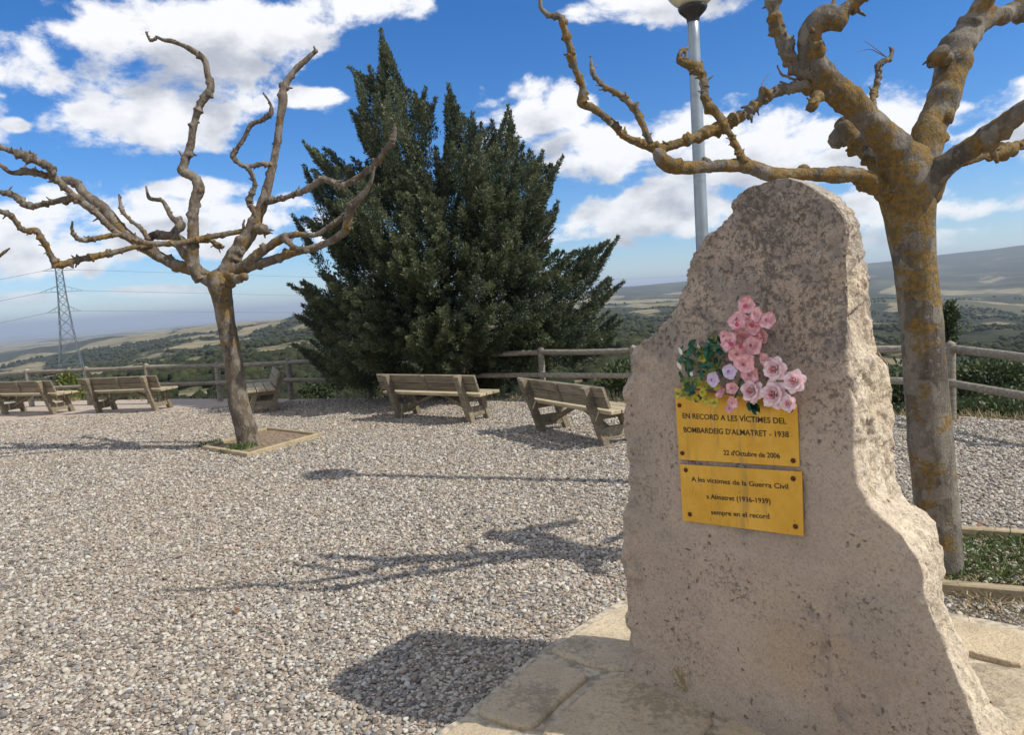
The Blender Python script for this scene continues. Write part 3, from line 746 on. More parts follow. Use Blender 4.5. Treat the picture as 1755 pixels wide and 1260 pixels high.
for (x, y, r_) in ((268,508,12),(322,492,11),(328,560,11),(310,590,8)): blossom(rr_, *P5(x, y), r_, .06, M_PINK)
for (x, y) in ((310,412),(232,448)): blossom(rr_, *P5(x, y), 14, .08, M_LIL)
for k in range(7): leaf(rr_, *P5(400 + random.uniform(-10, 20), 565), random.uniform(-.9, .1), 24, .04, M_GRN)
rg_ = thing('foliage_spray', 'green artificial leaves with yellow buds beside the pink blossoms', 'artificial flowers', onface(1190,660,.02)[2])
for k in range(80):
    x = random.uniform(85, 275); y = random.uniform(285, 520)
    if x > 190: y = random.uniform(270, 420)
    leaf(rg_, *P5(x, y), random.uniform(0, 6.28), random.uniform(13, 22), random.uniform(.02, .08), M_GRN if random.random() < .72 else M_OLV)
for (x, y) in ((165,310),(122,430),(80,330),(75,400)): leaf(rg_, *P5(x, y), random.uniform(.3, 2.2), 14, .085, M_WHT, 'petal')
for (x, y, r_) in ((68,520,10),(120,530,9),(185,512,10),(238,560,9),(150,540,9),(215,470,10),(95,500,9),(165,470,9),(200,545,9),(250,480,9),(180,350,8)): blossom(rg_, *P5(x, y), r_, .06, M_YEL, 'yellow_bud')

# ------------------------------------------------------------------ pollarded plane trees
def tree(name, label, depth, trunk, branches, M, seed, kn=1.0):
    base = gp(trunk[0][0], trunk[0][1], -.02)
    root = thing(name, label, 'tree', base, 0, 'pollarded plane trees')
    def conv(L, d0, d1):
        out = []; rad = []
        d = np.r_[0, np.cumsum([math.hypot(b[0] - a[0], b[1] - a[1]) for a, b in zip(L, L[1:])])]; d = d / d[-1]
        for (x, y, r_), t in zip(L, d):
            Yd = base.y + d0 + (d1 - d0) * t; p = at(x, y, Yd); out.append(p); rad.append(r_ * (p - CAM).dot(CF) / FPX * (.84 if r_ < 10 else .86 if r_ < 18 else .94))
        return out, rad
    P, rd = conv(trunk, 0, depth); P[0] = base + Vector((0, 0, -.05))
    rel(link('trunk', tube_mesh('trunk', P, rd, 44, .04, 0, seed, True, .03, .10), M), root)
    for k, (L, d0, d1) in enumerate(branches):
        P, rd = conv(L, d0, d1); nk = int(kn * len(L) * (3.8 if max(rd) < .05 else 1.0)); big = max(rd) > .05
        sgm = 28 if max(rd) > .03 else 14
        rel(link('branch' if max(rd) > .012 else 'twig', tube_mesh('branch', P, rd, sgm, .10 if max(rd) > .012 else .05, nk if max(rd) > .006 else 0, seed + k * 3 + 1), M), root)
    return root
RT = tree('plane_tree', 'pollarded plane tree covered in orange lichen standing behind the monolith', 0.0,
 [(1610,985,38),(1608,900,36),(1594,751,37),(1576,521,35),(1566,440,36),(1558,367,42),(1553,320,51),(1552,285,50),(1553,255,34)],
 [([(1548,330,36),(1529,259,29),(1489,205,24),(1440,159,25),(1408,130,27),(1392,108,23),(1389,76,19),(1392,49,19),(1413,30,22),(1435,28,18),(1451,13,13),(1473,-3,12),(1500,-40,10)], 0, -.25),
  ([(1385,130,15),(1373,121,13),(1349,89,12),(1335,54,12),(1327,22,11),(1323,0,11),(1318,-60,9)], -.12, -.1),
  ([(1404,138,14),(1381,146,12),(1354,151,9),(1313,165,10),(1280,194,8),(1240,215,12),(1209,228,10),(1162,246,8),(1128,254,10),(1099,246,8),(1070,233,7),(1047,209,7),(1018,186,7),(997,175,9),(999,152,7),(984,113,6),(976,79,7),(965,42,7),(960,29,6),(939,24,5),(927,13,4),(926,-10,3)], -.10, -.5),
  ([(1115,245,6),(1083,181,7),(1062,162,6),(1039,149,5),(1015,123,5),(1013,97,1.5)], -.42, -.30),
  ([(1566,372,16),(1535,345,19),(1505,320,17),(1466,300,15),(1436,300,17),(1392,298,12),(1318,298,15),(1284,285,14),(1220,285,11),(1156,285,14),(1136,275,15),(1126,258,10)], .06, -.42),
  ([(1277,278,7),(1251,230,6),(1225,191,8),(1214,181,8),(1201,126,7),(1191,115,11),(1164,102,6),(1167,89,5),(1180,81,1.5)], -.3, -.1),
  ([(1530,300,16),(1494,270,14),(1473,248,17),(1446,229,17),(1430,248,14)], .05, .35),
  ([(1452,238,13),(1446,218,11),(1440,206,9)], .33, .36),
  ([(1560,330,38),(1581,270,31),(1591,229,28),(1610,189,26),(1624,148,25),(1632,113,28),(1640,81,26),(1659,54,22),(1683,35,20),(1699,30,17),(1732,22,15),(1755,11,17),(1800,-10,14)], 0, .3),
  ([(1655,60,18),(1678,16,17),(1689,0,17),(1705,-50,14)], .2, .1),
  ([(1624,104,12),(1606,97,12),(1600,94,9)], .1, .05),
  ([(1570,340,34),(1610,292,23),(1637,270,19),(1678,243,19),(1718,216,18),(1755,186,16),(1810,150,14)], 0, -.5),
  ([(1650,275,12),(1689,265,9),(1721,259,12),(1755,246,8),(1810,235,7)], .1, .6),
  ([(1493,190,8),(1497,162,6),(1505,135,5),(1508,108,6),(1524,100,5),(1529,86,3),(1524,80,1.5)], -.1, .1),
  ([(1520,98,1.0),(1500,82,.8),(1482,70,.5)], .08, .15), ([(1516,96,1.0),(1492,84,.8),(1470,88,.5)], .08, 0),
  ([(1372,141,2.5),(1355,133,2.2),(1340,127,2),(1332,113,1.2)], -.12, -.1),
  ([(1308,160,1.0),(1306,142,.8),(1318,126,.5)], -.25, -.2),
  ([(1405,165,8),(1397,172,9),(1392,182,8)], -.2, -.3)], M_BARKR, 31)
LT = tree('plane_tree', 'leaning pollarded plane tree with greyish bare limbs inside a timber planter', -.15,
 [(427,768,19),(421,735,18.5),(411,700,18),(400,620,17.5),(387,550,17.5),(380,505,18.5),(376,485,22),(376,468,18)],
 [([(372,488,16),(338,466,12),(299,453,11),(247,424,10),(206,391,10),(175,354,10),(144,331,9),(132,315,9),(107,307,7)], -.15, .5),
  ([(440,393,7),(405,398,5),(360,406,5.5),(300,417,5.5),(248,416,5.5),(202,400,6),(161,362,6.5),(134,342,7),(112,322,6),(95,305,7),(70,298,6),(45,294,7),(20,296,4),(0,282,4),(-30,262,3)], .0, -.9),
  ([(92,300,7),(82,284,8),(66,278,6),(51,270,9),(20,259,5),(0,251,5),(-40,235,4)], -.72, -1.1),
  ([(140,342,6),(128,339,5),(109,342,6),(82,348,5),(45,352,6),(27,336,7),(0,329,4),(-40,318,4)], -.60, -.2),
  ([(262,420,6),(237,422,4.5),(206,430,5),(175,437,6),(134,445,6),(97,453,7),(85,432,5),(72,410,6),(62,395,6),(41,395,5),(16,368,5),(0,362,5),(-40,348,4)], .06, -1.0),
  ([(205,402,4),(165,408,5),(145,412,5),(132,408,4),(124,395,3),(124,379,1.5)], -.46, -.8),
  ([(255,412,5),(243,393,4),(222,376,3),(210,362,4),(204,333,2)], .05, .3),
  ([(340,462,10),(322,443,9),(305,418,8),(298,402,8),(309,385,9),(295,373,5),(278,344,4),(256,339,4),(250,319,1.5)], -.1, .5),
  ([(322,445,8),(318,418,7),(300,405,8),(280,404,9),(262,404,8),(252,410,5)], .1, .25),
  ([(345,480,13),(333,459,12),(331,410,11),(331,379,10),(334,345,10),(341,322,11),(335,305,9),(313,293,9),(318,275,8),(327,247,7.5),(332,215,7),(343,180,7),(352,165,8),(361,152,8),(356,128,6),(351,104,6),(340,92,6),(327,84,6),(310,76,4),(295,70,5),(280,68,3.5),(267,62,3)], -.15, .05),
  ([(268,66,3),(258,68,2.5),(250,54,2)], .04, .05),
  ([(382,488,20),(400,440,15),(431,395,13),(443,367,11),(451,345,10),(459,319,9),(473,255,7),(480,205,7),(485,172,9),(485,155,8),(499,128,6),(510,115,6),(523,104,5),(535,92,5),(543,86,4)], -.15, .3),
  ([(542,90,2.5),(538,78,1.2)], .28, .28),
  ([(458,345,8),(480,341,5),(499,335,5),(530,322,6),(555,307,7),(570,312,6),(586,317,6),(612,305,6),(638,287,6),(658,262,6),(674,239,6),(676,228,5),(676,211,1.5)], -.05, -.7),
  ([(443,385,6),(439,371,4),(427,347,6),(437,315,4),(423,287,4),(410,280,4),(399,267,6),(406,255,4),(419,235,4),(432,212,4.5),(448,206,4),(463,195,5),(465,183,3),(451,158,1.5)], -.05, -.2),
  ([(466,283,5),(450,280,4.5),(435,284,4),(420,285,3.5)], .05, -.1),
  ([(385,478,14),(413,460,12),(463,447,9),(503,433,8),(543,423,7),(570,412,7),(590,397,8),(603,353,9),(615,342,8),(627,327,6),(636,310,4),(642,286,2)], -.15, -.9),
  ([(420,455,9),(440,437,10),(460,424,8),(480,410,9),(503,402,6),(543,402,5),(560,392,5),(577,380,6),(607,357,5)], -.3, -.6),
  ([(485,408,6),(494,416,5),(503,423,5),(527,430,5)], -.45, -.7),
  ([(395,472,9),(408,477,8),(420,474,8)], -.2, -.4),
  ([(438,390,8),(452,395,7),(458,398,5)], -.05, -.2),
  ([(420,398,3),(417,388,2.5),(419,376,1.2)], -.05, -.1),
  ([(331,414,6),(345,412,4),(360,412,4),(376,422,5),(384,424,2)], -.12, .05)], M_BARKL, 77, .9)
T3 = tree('plane_tree', 'bare plane tree mostly out of view whose thin branch tip shows beside the pylon', 0.0,
 [(-330,850,26),(-320,700,22),(-312,620,22),(-308,570,24),(-305,550,18)],
 [([(-305,575,16),(-240,530,11),(-160,500,8),(-90,478,6),(-40,462,4),(-10,448,3.5),(0,438,3),(8,432,3),(17,425,1.5)], 0, -.3),
  ([(-310,565,15),(-330,480,11),(-310,400,9),(-335,330,7),(-300,250,5)], 0, .2),
  ([(-312,570,15),(-380,520,12),(-440,480,9),(-500,470,6)], 0, -.4)], M_BARKL, 131)

# ------------------------------------------------------------------ cypress
OUT = [(655,52),(668,95),(680,125),(700,140),(740,165),(745,205),(742,255),(755,285),(762,240),(766,200),(765,148),(780,150),(790,175),(815,195),(835,215),(862,215),(872,183),(885,205),(885,225),(905,235),(920,262),(962,270),(955,310),(948,350),(958,380),(962,395),(950,430),(1000,432),(1030,425),(1055,408),(1045,450),(1020,470),(1068,483),(1040,515),(1065,545),(1067,590),(1050,612),(1000,625),(960,640),(900,662),(850,684),(700,684),(640,680),(560,672),(535,640),(505,600),(530,590),(528,560),(502,540),(512,515),(498,488),(530,480),(560,455),(552,430),(545,405),(500,370),(545,372),(540,330),(520,285),(548,290),(545,265),(520,245),(545,240),(568,275),(590,262),(625,272),(640,262),(612,225),(602,190),(608,150),(600,115),(638,108),(645,80)]
CY = 13.3
cb = at(775, 690, CY); cb.z = -.25
ct = thing('cypress_tree', 'broad dark green cypress with ragged pointed crown rising behind the log fence', 'tree', cb)
tm = tube_mesh('trunk', [cb, cb + Vector((-.15, 0, 1.2)), cb + Vector((-.5, 0, 2.8)), at(662, 170, CY)], [.26, .2, .14, .03], 14, .06, 4, 5)
rel(link('trunk', tm, M_BARKL), ct)
rel(link('trunk', tube_mesh('trunk', [cb + Vector((.1, .1, .2)), cb + Vector((.4, .1, 1.6)), at(800, 300, CY), at(785, 215, CY)], [.18, .13, .07, .02], 12, .06, 3, 6), M_BARKL), ct)
OA = np.array(OUT, float)
def dist_poly(x, y):
    d = np.full(len(x), 1e9)
    for a, b_ in zip(OA, np.roll(OA, -1, 0)):
        ab = b_ - a; t = np.clip(((x - a[0]) * ab[0] + (y - a[1]) * ab[1]) / (ab @ ab), 0, 1)
        d = np.minimum(d, np.hypot(x - a[0] - t * ab[0], y - a[1] - t * ab[1]))
    return d
def tips(n_):
    x = rng.uniform(495, 1070, n_ * 4); y = rng.uniform(50, 686, n_ * 4); k = inpoly(x, y, OUT); return x[k][:n_], y[k][:n_]
plumes = []            # (tip, direction, length, radius, tint)
tx, ty = tips(1500); dd = dist_poly(tx, ty)
mode = rng.random(len(tx))
lump = vnoise(np.stack([tx / 55, ty / 45, tx * 0], 1), 8)
def addp(p, d_, L, r_, tn, chk=True):
    q_ = p - d_ * L * .8 - CAM
    qx = W0 / 2 + FPX * q_.dot(CR) / q_.dot(CF); qy = H0 / 2 - FPX * q_.dot(CU) / q_.dot(CF)
    if chk and not inpoly([qx], [qy], OUT)[0]: return
    plumes.append((p, d_, L, r_, tn))
for x, y, d, mo, lu in zip(tx, ty, dd, mode, lump):
    if d < 13: continue
    th_ = 2.3 * math.sqrt(max(0, 1 - (1 - min(d, 200) / 200) ** 2)) * min(1, .25 + (y - 50) / 420)
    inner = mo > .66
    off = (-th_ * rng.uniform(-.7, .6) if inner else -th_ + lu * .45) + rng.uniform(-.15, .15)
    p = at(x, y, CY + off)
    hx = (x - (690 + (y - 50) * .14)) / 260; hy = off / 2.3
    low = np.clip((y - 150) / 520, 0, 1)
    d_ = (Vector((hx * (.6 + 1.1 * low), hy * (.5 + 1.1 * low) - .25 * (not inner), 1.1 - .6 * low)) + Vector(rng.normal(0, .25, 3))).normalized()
    addp(p, d_, rng.uniform(.45, .95), rng.uniform(.10, .165), float(np.clip(rng.normal(.2 if inner else .5 - lu * .25, .2), 0, 1)))  # inner and recessed plumes tinted darker, crown shade put into the colour
# ragged arms round the silhouette
ob = np.array(OUT, float); cen = np.array([775, 430.])
for a, b2 in zip(ob, np.roll(ob, -1, 0)):
    n_ = max(1, int(np.hypot(*(b2 - a)) / 9))
    for q in range(n_):
        p2 = a + (b2 - a) * (q + rng.random()) / n_
        if p2[1] > 660: continue
        o2 = p2 - cen; o2 = o2 / np.hypot(*o2); ins = rng.uniform(5, 26); p2 = p2 - o2 * ins
        addp(at(p2[0], p2[1], CY + rng.uniform(-.5, .3)), Vector((o2[0] * 1.0, rng.uniform(-.3, .2), max(.35, -o2[1]) + .45)).normalized(), rng.uniform(.4, .75), rng.uniform(.05, .10), float(rng.uniform(.2, .6)))
for (x, y, ex, L) in ((655,50,0,1.3),(660,80,.1,1.0),(767,144,-.1,1.1),(775,168,0,.8),(874,180,0,1.0),(962,268,.6,.9),(1057,406,.7,1.1),(1069,483,1.3,1.0),(520,242,-.7,1.0),(520,283,-.35,.9),(499,368,-.5,1.0),(497,488,-1.5,.9),(600,114,-1,.6),(601,190,-.5,.7),(746,168,.4,.8),(503,590,-1.4,.7),(1067,548,1.5,.8),(812,193,.2,.8),(932,258,.4,.7),(503,540,-1.4,.7),(846,206,.1,.6),(730,150,.3,.5),(958,345,.5,.6),(1000,428,.4,.6)):
    for q in range(4):
        dirp = Vector((ex, rng.uniform(-.12, .12), 1)).normalized()
        p = at(x, y, CY + rng.uniform(-.1, .1)) - dirp * (q * .13) + Vector((rng.uniform(-.03, .03), 0, 0))
        addp(p, dirp, L * rng.uniform(.8, 1), .075 + .02 * q, .4, False)
def leaves(plumes, n_each, ll=(.05, .095), ww=(.010, .018)):
    Vs = []; Ts = []
    for (tip, d, L, Rr, tn) in plumes:
        n_ = int(n_each * L / .6); d = np.array(d); t = rng.random(n_) ** .75
        a = np.cross(d, [.3, .8, .1]); a /= np.linalg.norm(a); b_ = np.cross(d, a)
        ph = rng.random(n_) * 6.283
        prof = np.minimum(1, (1 - t) * 1.15 + .03) ** .8
        rad = Rr * prof * np.sqrt(rng.random(n_)) * (1 + .5 * np.sin(t * 19 + ph))
        side_ = np.cos(ph)[:, None] * a + np.sin(ph)[:, None] * b_
        c = np.array(tip) - d * (L * (1 - t))[:, None] + side_ * rad[:, None] - np.array([0, 0, 1]) * (.25 * L * ((1 - t) ** 2))[:, None] * 0
        ld = d * 1.0 + side_ * .65 + rng.normal(0, .35, (n_, 3)); ld /= np.linalg.norm(ld, axis=1)[:, None]
        wd = np.cross(ld, rng.normal(0, 1, (n_, 3))); wd /= np.linalg.norm(wd, axis=1)[:, None]
        l = rng.uniform(*ll, n_)[:, None]; w_ = rng.uniform(*ww, n_)[:, None]
        q = np.stack([c, c + ld * l * .55 + wd * w_, c + ld * l, c + ld * l * .55 - wd * w_], 1)
        Vs.append(q.reshape(-1, 3)); Ts.append(np.repeat(np.clip(tn + rng.normal(0, .12, n_) + .45 * (t - .5), 0, 1), 4))  # paler towards the tips: fresh growth plus painted sunlit highlights
    V = np.concatenate(Vs); T = np.concatenate(Ts); n_ = len(V) // 4
    F = np.arange(n_ * 4).reshape(-1, 4)
    return V, F, T
V, F, T = leaves(plumes, 290, (.035, .08), (.006, .0115))
print('plumes', len(plumes), 'cypress faces', len(F))
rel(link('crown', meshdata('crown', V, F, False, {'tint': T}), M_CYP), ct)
# inner twigs and old wood that close the crown
for k in range(26):
    x = random.uniform(560, 1010); y = random.uniform(300, 640)
    if not inpoly([x], [y], OUT)[0]: continue
    e = at(x, y, CY + random.uniform(-1.3, 1.0)); s = cb + Vector((random.uniform(-.3, .3), 0, random.uniform(.4, 2.4)))
    rel(link('limb', tube_mesh('limb', [s, s.lerp(e, .5) + Vector((0, 0, .1)), e], [.05, .03, .01], 6, .05, 0, k), M_BARKL), ct)

# ------------------------------------------------------------------ shrubs and woodland
def shrub(label, px, py, Y, rx, rz, mt, n_=2600, cat='shrub', name='shrub', group=None, leafk=1.0, spike=False):
    c = at(px, py, Y); base = Vector((c.x, c.y, float(land(np.array([math.atan2(c.x, c.y)]), np.array([math.hypot(c.x, c.y)]))[0])))
    root = thing(name, label, cat, base, 0, group)
    clumps = []
    for k in range(14):
        v = Vector(rng.normal(0, 1, 3)).normalized() * random.uniform(.3, .8); clumps.append((np.array([v.x * rx, v.y * rx, v.z * rz]), random.uniform(.35, .6), random.uniform(.2, .7)))
    Vs = []; Ts = []; per = n_ // 14
    for (cc, s, tn) in clumps:
        u = rng.normal(0, 1, (per, 3)); u /= np.linalg.norm(u, axis=1)[:, None]; r_ = rng.random(per)[:, None] ** .35
        p = np.array(c) + cc + u * r_ * np.array([rx, rx, rz]) * s
        ld = u + rng.normal(0, .6, (per, 3)) + [0, 0, .5]; ld /= np.linalg.norm(ld, axis=1)[:, None]
        wd = np.cross(ld, rng.normal(0, 1, (per, 3))); wd /= np.linalg.norm(wd, axis=1)[:, None]
        l = rng.uniform(.05, .1, per)[:, None] * leafk * max(1, Y / 14); w_ = l * .28
        Vs.append(np.stack([p, p + ld * l * .5 + wd * w_, p + ld * l, p + ld * l * .5 - wd * w_], 1).reshape(-1, 3)); Ts.append(np.repeat(np.clip(tn + rng.normal(0, .15, per), 0, 1), 4))
    V = np.concatenate(Vs); T = np.concatenate(Ts)
    rel(link('foliage', meshdata('foliage', V, np.arange(len(V)).reshape(-1, 4), False, {'tint': T}), mt), root)
    for k in range(4):
        e = Vector(c) + Vector(clumps[k][0]); rel(link('stem', tube_mesh('stem', [base + Vector((0, 0, -.1)), base.lerp(e, .5), e], [.03, .02, .008], 6, .05, 0, k), M_BARKL), root)
    return root
G1 = 'shrubs on the slope behind the fence'
shrub('yellow-green bush glimpsed between the two farther benches', 122, 690, 17.5, .45, .75, M_YSHRUB, 2600, group=G1)
shrub('small green bush beside the dark base of the cypress', 538, 680, 17, .38, .5, M_SHRUB, 1600, group=G1)
shrub('rounded grey-green bush seen through the lower rails beside the lichen tree', 1700, 655, 11.5, 1.2, .48, M_SHRUB, 6500, group=G1)
shrub('low dark bush hugging the gravel edge under the lower rail', 1690, 700, 9.6, .85, .26, M_SHRUB, 5200, group=G1)
shrub('bushy scrub behind the fence between the monolith and lichen tree', 1555, 675, 11, .7, .45, M_SHRUB, 3600, group=G1)
shrub('sparse dark bush poking out between the cypress and the monolith', 1065, 655, 14, .55, .38, M_SHRUB, 3000, group=G1)
sm = shrub('small dark conifer peeking out behind the lichen-covered trunk', 1622, 560, 26, .42, .95, M_SHRUB, 2200, 'tree', 'small_conifer')

# woodland: many small crowns on the slopes
def blobs(n_, seed):
    rg = np.random.default_rng(seed)
    bm = bmesh.new(); bmesh.ops.create_icosphere(bm, subdivisions=1, radius=1)
    bv = np.array([v.co[:] for v in bm.verts]); bf = np.array([[v.index for v in f.verts] for f in bm.faces]); bm.free()
    az = rg.uniform(-.72, .78, n_ * 3); r = np.exp(rg.uniform(math.log(34), math.log(3200), n_ * 3) - np.abs(rg.normal(0, .2, n_ * 3))); r = np.maximum(r, 30)
    den = fbm(np.stack([az * 22, np.log(r) * 9, np.zeros_like(az)], 1), 5, 40)
    big_ = fbm(np.stack([az * 14, np.log(r) * 6, np.zeros_like(az) + 4], 1), 4, 60)
    k = (den < .15 + rg.uniform(-.2, .2, len(az)) - np.interp(r, [600, 2500], [0, .25])) & (big_ > -.35 + rg.uniform(-.25, .25, len(az))); az, r = az[k][:n_], r[k][:n_]
    z = land(az, r); s = rg.uniform(.7, 1.6, len(az)) * np.interp(r, [34, 80, 300, 1500, 3200], [.55, .9, 1.7, 3.0, 4.2])
    c = np.stack([r * np.sin(az), r * np.cos(az), z + s * .45], 1)
    sc = s[:, None, None] * (1 + rg.normal(0, .17, (len(az), len(bv), 1)))
    V = c[:, None] + bv[None] * sc * np.array([1, 1, .8])
    F = bf[None] + (np.arange(len(az)) * len(bv))[:, None, None]
    T = np.repeat(np.clip(rg.normal(.35, .25, len(az)), 0, 1), len(bv))
    return V.reshape(-1, 3), F.reshape(-1, 3), T
def m_wood_far():
    m_, n, b = mat('woodland'); t = n.node('ShaderNodeAttribute', attribute_name='tint').outputs['Fac']
    c = n.mix(t, (.020, .027, .016), (.064, .068, .034)); c = n.mix(n.ss(n.noise(pos(n), .02, 4), .5, .7, 0, .6), c, (.07, .085, .03))  # crowns coloured darker to stand for cloud shade on the slopes
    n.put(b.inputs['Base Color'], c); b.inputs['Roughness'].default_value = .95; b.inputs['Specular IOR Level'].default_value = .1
    bump(n, b, n.noise(pos(n), 2.5, 5, .7), 1, .4); return m_
V, F, T = blobs(26000, 3)
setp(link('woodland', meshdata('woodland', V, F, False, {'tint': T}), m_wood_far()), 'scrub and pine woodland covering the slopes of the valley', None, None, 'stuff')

# dry grass on the rim
def tufts(name, label, pts, h, mt, per=16, w_=.006, kind='stuff', lean=.5, parent=None):
    P = np.repeat(np.array(pts, float), per, 0); n_ = len(P)
    P[:, :2] += rng.normal(0, .06, (n_, 2)); d = rng.normal(0, lean, (n_, 3)); d[:, 2] = 1; d /= np.linalg.norm(d, axis=1)[:, None]
    H = rng.uniform(.4, 1, n_)[:, None] * h; sd_ = np.cross(d, rng.normal(0, 1, (n_, 3))); sd_ /= np.linalg.norm(sd_, axis=1)[:, None]
    mid_ = P + d * H * .55; tip = P + d * H + np.array([0, 0, -1]) * H * .18 * rng.random(n_)[:, None] + rng.normal(0, .1, (n_, 3)) * H
    V = np.stack([P - sd_ * w_, P + sd_ * w_, mid_ + sd_ * w_ * .7, tip, mid_ - sd_ * w_ * .7], 1).reshape(-1, 3)
    T = np.repeat(rng.random(n_), 5)
    return link(name, meshdata(name, V, np.arange(n_ * 5).reshape(-1, 5), False, {'tint': T}), mt)
pts = []
for k in range(900):
    a = rng.uniform(-.75, .85); r = float(R_edge(a)) + rng.uniform(-.25, 2.8); z = float(land(np.array([a]), np.array([r]))[0])
    pts.append((r * math.sin(a), r * math.cos(a), max(z, -.02) if r < R_edge(a) else z))
o = tufts('dry_grass', '', pts, .16, M_DRY); setp(o, 'dry straw-coloured grass fringing the rim of the terrace', None, None, 'stuff')

# ------------------------------------------------------------------ log fence
FP = [(-90,700,643),(55,697,633),(155,694,629),(258,692,624),(378,688,622),(500,685,616),(635,684,612),(780,683,603),(932,686,597),(1090,692,594),(1260,700,592),(1440,710,590),(1630,721,588),(1830,765,612)]
posts = []
for (x, yb, yt) in FP:
    b_ = gp(x, yb); d = ray(x, yt); t = math.hypot(b_.x, b_.y) / math.hypot(d.x, d.y); posts.append((b_, CAM.z + d.z * t))
fr = thing('log_fence', 'two-rail round log fence along the rim of the gravel terrace', 'fence', posts[6][0])
for k, (b_, h) in enumerate(posts):
    rel(link('fence_post', tube_mesh('fence_post', [b_ + Vector((0, 0, -.5)), b_ + Vector((0, 0, .3)), b_ + Vector((0, 0, h))], [.055, .053, .05], 14, .03, 0, k), M_LOG), fr)
for (a, ha), (c, hc) in zip(posts, posts[1:]):
    for fz, rd in ((.93, .045), (.50, .042)):
        p = Vector((a.x, a.y, ha * fz)); q = Vector((c.x, c.y, hc * fz)); d = (q - p).normalized()
        off = Vector((0, 0, 0)) if fz > .9 else Vector((d.y, -d.x, 0)) * .05
        mid_ = (p + q) / 2 + Vector((0, 0, random.uniform(-.012, .006)))
        rel(link('fence_rail', tube_mesh('fence_rail', [p + off - d * .04, mid_ + off, q + off + d * .04], [rd, rd * .97, rd * .93], 12, .03, 0, random.randint(0, 99), True, .06), M_LOG), fr)

# ------------------------------------------------------------------ benches
def make_bench():
    """back towards -y, seat towards +y, origin between the feet of the rear posts"""
    parts = []
    Lb, S = 1.50, 1.10
    def add(name, fn, mt):
        bm = bmesh.new(); fn(bm); me = bpy.data.meshes.new(name); bm.to_mesh(me); bm.free(); me.materials.append(mt); parts.append((name, me))
    for s in (-1, 1):
        x = s * S / 2
        add('rear_post', lambda bm: bar(bm, (x, .06, -.01), (x, -.20, .75), .07, .095, (0, 1, .3)), M_BENCH)
        add('front_leg', lambda bm: bar(bm, (x, .46, -.01), (x, .30, .40), .07, .09, (0, 1, .2)), M_BENCH)
        add('seat_bearer', lambda bm: bar(bm, (x + s * .003, -.09, .375), (x + s * .003, .43, .375), .06, .08), M_BENCH)
        add('lower_rail', lambda bm: bar(bm, (x - s * .003, .03, .155), (x - s * .003, .37, .155), .05, .15), M_BENCH)
        add('brace', lambda bm: bar(bm, (x - s * .04, .2, .14), (s * .06, .2, .40), .05, .07, (0, 1, 0)), M_BENCH)
    for k in range(2):
        z = .555 + k * .132; y = .06 - .342 * z + .072
        add('back_plank', lambda bm: bar(bm, (-Lb / 2, y, z), (Lb / 2, y, z), .045, .132, (0, -.32, .95)), M_BENCH)
    add('batten', lambda bm: bar(bm, (0, .06 - .342 * .45 + .035, .49), (0, .06 - .342 * .745 + .035, .745), .05, .025, (0, 1, .3)), M_BENCH)
    for k in range(3):
        y = .045 + k * .165
        add('seat_plank', lambda bm: bar(bm, (-Lb / 2, y, .435), (Lb / 2, y, .435), .15, .045, (0, 0, 1)), M_SEAT)
    return parts
BP = make_bench()
benches = [((678,718), (809,726), 'weathered timber bench straight in front of the cypress, its back to the gravel'),
           ((920,740), (1036,767), 'timber bench partly hidden behind the monolith, turned at an angle'),
           ((164,708), (268,705), 'timber bench between the leaning plane tree and the pylon'),
           ((3,711), (92,711), 'farther timber bench cut off by the edge of the view under the pylon'),
           ]
def place_bench(mid_, yaw, sc, label):
    root = thing('park_bench', label, 'bench', mid_, yaw, 'weathered timber benches along the fence'); root.scale = (sc * .93, .93, .90)
    for nme, me in BP: link(nme, me, None, root)
for (a, b_, lab) in benches:
    p, q = gp(*a), gp(*b_); d = q - p; yaw = math.atan2(d.y, d.x); sc = d.length / 1.10
    print('bench', round(sc, 2), [round(v, 2) for v in (p + q) / 2])
    place_bench((p + q) / 2, yaw, sc, lab)
p = gp(469, 706); v = Vector((p.x, p.y, 0)).normalized()
place_bench(p + v * .55, math.atan2(v.y, v.x) + R(3), 1.0, 'timber bench seen end-on just behind the leaning plane tree trunk')

